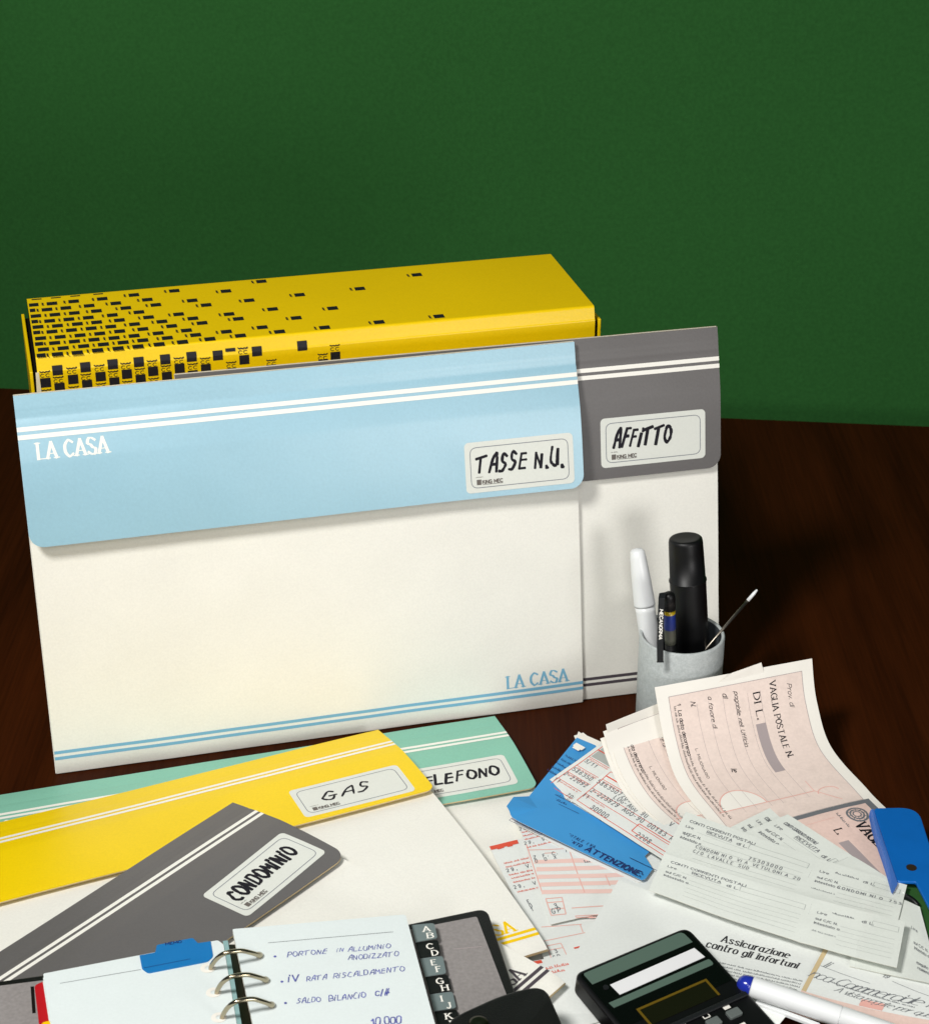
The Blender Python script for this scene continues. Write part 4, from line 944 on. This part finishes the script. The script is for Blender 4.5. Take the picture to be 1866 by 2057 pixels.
# tabs
bt = roundpoly([(-170.0,831.1,45.4),(-162.1,833.5,45.4),(-162.1,839.5,45.4),(-143.8,845.3,45.4),(-140.7,841.0,45.4),(-134.1,842.5,45.4),(-131.4,830.4,45.4),(-133.6,826.3,45.4),(-163.6,817.0,45.4),(-167.2,820.5,45.4)], [0, .8, .8, 1.2, .6, 0, 1.5, 1.5, 1.5, 1], 4)
tb = prism('index_tab', bt, (0, 0, -.45), 'tab_blue', org); tb['label'] = 'blue stepped index tab'
k = Ink(lambda x, y, n_: Vector((x, y, 45.4+n_)), .06); a = Vector((-157.3,839.2,45.0)); b_ = Vector((-149.3,841.3,45.0)); d = (b_-a).normalized()
k.text('MEMO', a.x, a.y, 2.0, (d.x, d.y), (-d.y, d.x), w=.22, width=(b_-a).length); k.line((-166.3,821.0,45.0)[:2], (-143.1,828.2,45.0)[:2], .35); k.done('printed_text', 'ink_navy', tb)
prism('index_tab', roundpoly([(-222.3,813.9,40.0),(-218.3,816.8,40.0),(-206.5,782.5,40.0),(-212.4,777.0,40.0)], [2, 0, 0, 0], 3), (0, 0, -.5), 'tab_red', org)
prism('index_tab', roundpoly([(-213.3,785.0,40.6),(-209.4,786.2,40.6),(-204.2,773.6,40.6),(-209.5,771.8,40.6)], [2, 0, 0, 0], 3), (0, 0, -.4), 'tab_yellow', org)
TB = [((262,265),(420,250),(452,388),(306,418)),((300,425),(458,405),(480,545),(335,562)),((338,570),(500,552),(532,712),(385,735)),((388,742),(545,722),(580,868),(424,895)),((428,902),(590,880),(625,1030),(470,1050)),((475,1058),(632,1045),(665,1190),(520,1210))]
tabs = [
 [(-28.4,862.6,40.0),(-16.4,864.5,40.0),(-14.4,851.9,40.0),(-26.0,848.6,40.0)],[(-26.1,848.8,39.3),(-14.0,851.2,39.3),(-12.6,838.8,39.3),(-23.5,836.6,39.3)],
 [(-23.5,836.8,38.6),(-11.5,839.0,38.6),(-9.5,825.1,38.6),(-20.4,822.5,38.6)],[(-20.4,822.7,37.9),(-8.8,825.0,37.9),(-6.7,812.6,37.9),(-17.9,809.9,37.9)],
 [(-17.9,810.2,37.2),(-6.2,812.4,37.2),(-4.2,799.9,37.2),(-15.5,797.6,37.2)],[(-15.3,797.8,36.5),(-3.8,799.5,36.5),(-1.9,787.7,36.5),(-13.2,785.7,36.5)]]
for i, (P_, tx) in enumerate(zip(tabs, ('AB', 'CD', 'EF', 'GH', 'IJ', 'KL'))):
    o = prism('index_tab', roundpoly(P_, [0, 2.0, 1.5, 0], 4), (0, 0, -.45), ('tab_grey', 'tab_black')[i % 2], org)
    a, b_, c_, d_ = [Vector(p) for p in P_]; ex = (b_-a).normalized(); ey = Vector((ex.y, -ex.x, 0)); W2 = (b_-a).length
    k = Ink(lambda x, y, n_: a+ex*x+ey*y+Vector((0, 0, n_)), .08)
    k.text(tx[0], W2*.45, 6.6, 4.2, w=.2, contrast=.5, serif=True); k.text(tx[1], W2*.45+1.6, 12.3, 4.2, w=.2, contrast=.5, serif=True); k.done('printed_letters', 'ink_white', o)
# ring mechanism
prism('spine_plate', [(-125.7,844.5,42.0),(-120.7,844.5,42.0),(-104.7,779.2,42.0),(-93.3,740.3,42.0),(-100.5,740.3,42.0),(-112.9,779.2,42.0)], (0, 0, -2), 'metal_dark', org, .6, 2)
prism('divider_sheet', [(-127.9,844.1,44.0),(-125.3,844.7,44.0),(-111.0,776.9,44.0),(-102.3,738.1,44.0),(-105.1,738.1,44.0),(-114.4,776.9,44.0)], (0, 0, .25), 'film_divider', org)
for pts in ([(-131.9,821.7,43.0),(-130.9,819.7,48.0),(-128.2,818.6,53.0),(-124.6,817.8,57.0),(-120.8,818.5,58.0),(-115.3,820.7,57.0),(-110.8,822.9,54.0),(-107.4,826.0,50.0),(-106.6,830.3,46.0)],
            [(-126.8,802.8,43.0),(-125.7,801.1,48.0),(-123.2,800.2,53.0),(-119.7,799.3,57.0),(-115.9,800.0,58.0),(-110.2,802.0,57.0),(-105.8,804.0,54.0),(-102.4,806.8,50.0),(-101.7,810.7,46.0)],
            [(-122.1,784.0,43.0),(-120.9,782.5,48.0),(-118.4,781.6,53.0),(-115.0,780.7,57.0),(-111.3,781.5,58.0),(-105.7,783.6,57.0),(-101.3,785.3,54.0),(-97.8,787.8,50.0),(-97.1,791.7,46.0)]):
    S_ = smoothline(pts, 5); tube('ring', S_, [1.25]*(len(S_)-7)+[1.35, 1.5, 1.75, 1.8, 1.8, 1.7, 1.4], 'metal', org, 14)
    c = Vector(pts[0]); c.z = 45.05
    v = [c+Vector((rr*math.cos(a*math.pi/12)-1.2, rr*.95*math.sin(a*math.pi/12)-.4, .12)) for rr in (4.0, 1.6) for a in range(24)]
    build('hole_reinforcement', v, [(a, (a+1) % 24, 24+(a+1) % 24, 24+a) for a in range(24)], 'paper_cream', org)
# closing strap
st = roundpoly(smoothline([(-7.7,784.7,42.0),(8.3,797.9,42.0),(22.4,806.2,42.0),(33.7,810.3,42.0),(39.2,810.0,42.0),(42.6,806.8,42.0),(44.5,801.0,42.0),(49.3,783.8,41.0),(56.4,759.4,40.0),(41.8,729.5,40.0),(0.0,729.5,40.0),(-9.7,766.0,41.0)], 4, True), 0)
prism('closing_strap', st, (0, 0, -5), 'leather_black', org, 1.8, 4)
sn = Vector((7.1,782.9,42.0)); lathe('snap_button', sn, sn+Vector((0, 0, 5)), [(0, 5.2), (.6, 5.0), (1.2, 4.0), (1.3, 3.0), (1.0, 0)], 'metal_dark', org, 24)
for o in ROOTS:
    if '_o' in o: del o['_o']
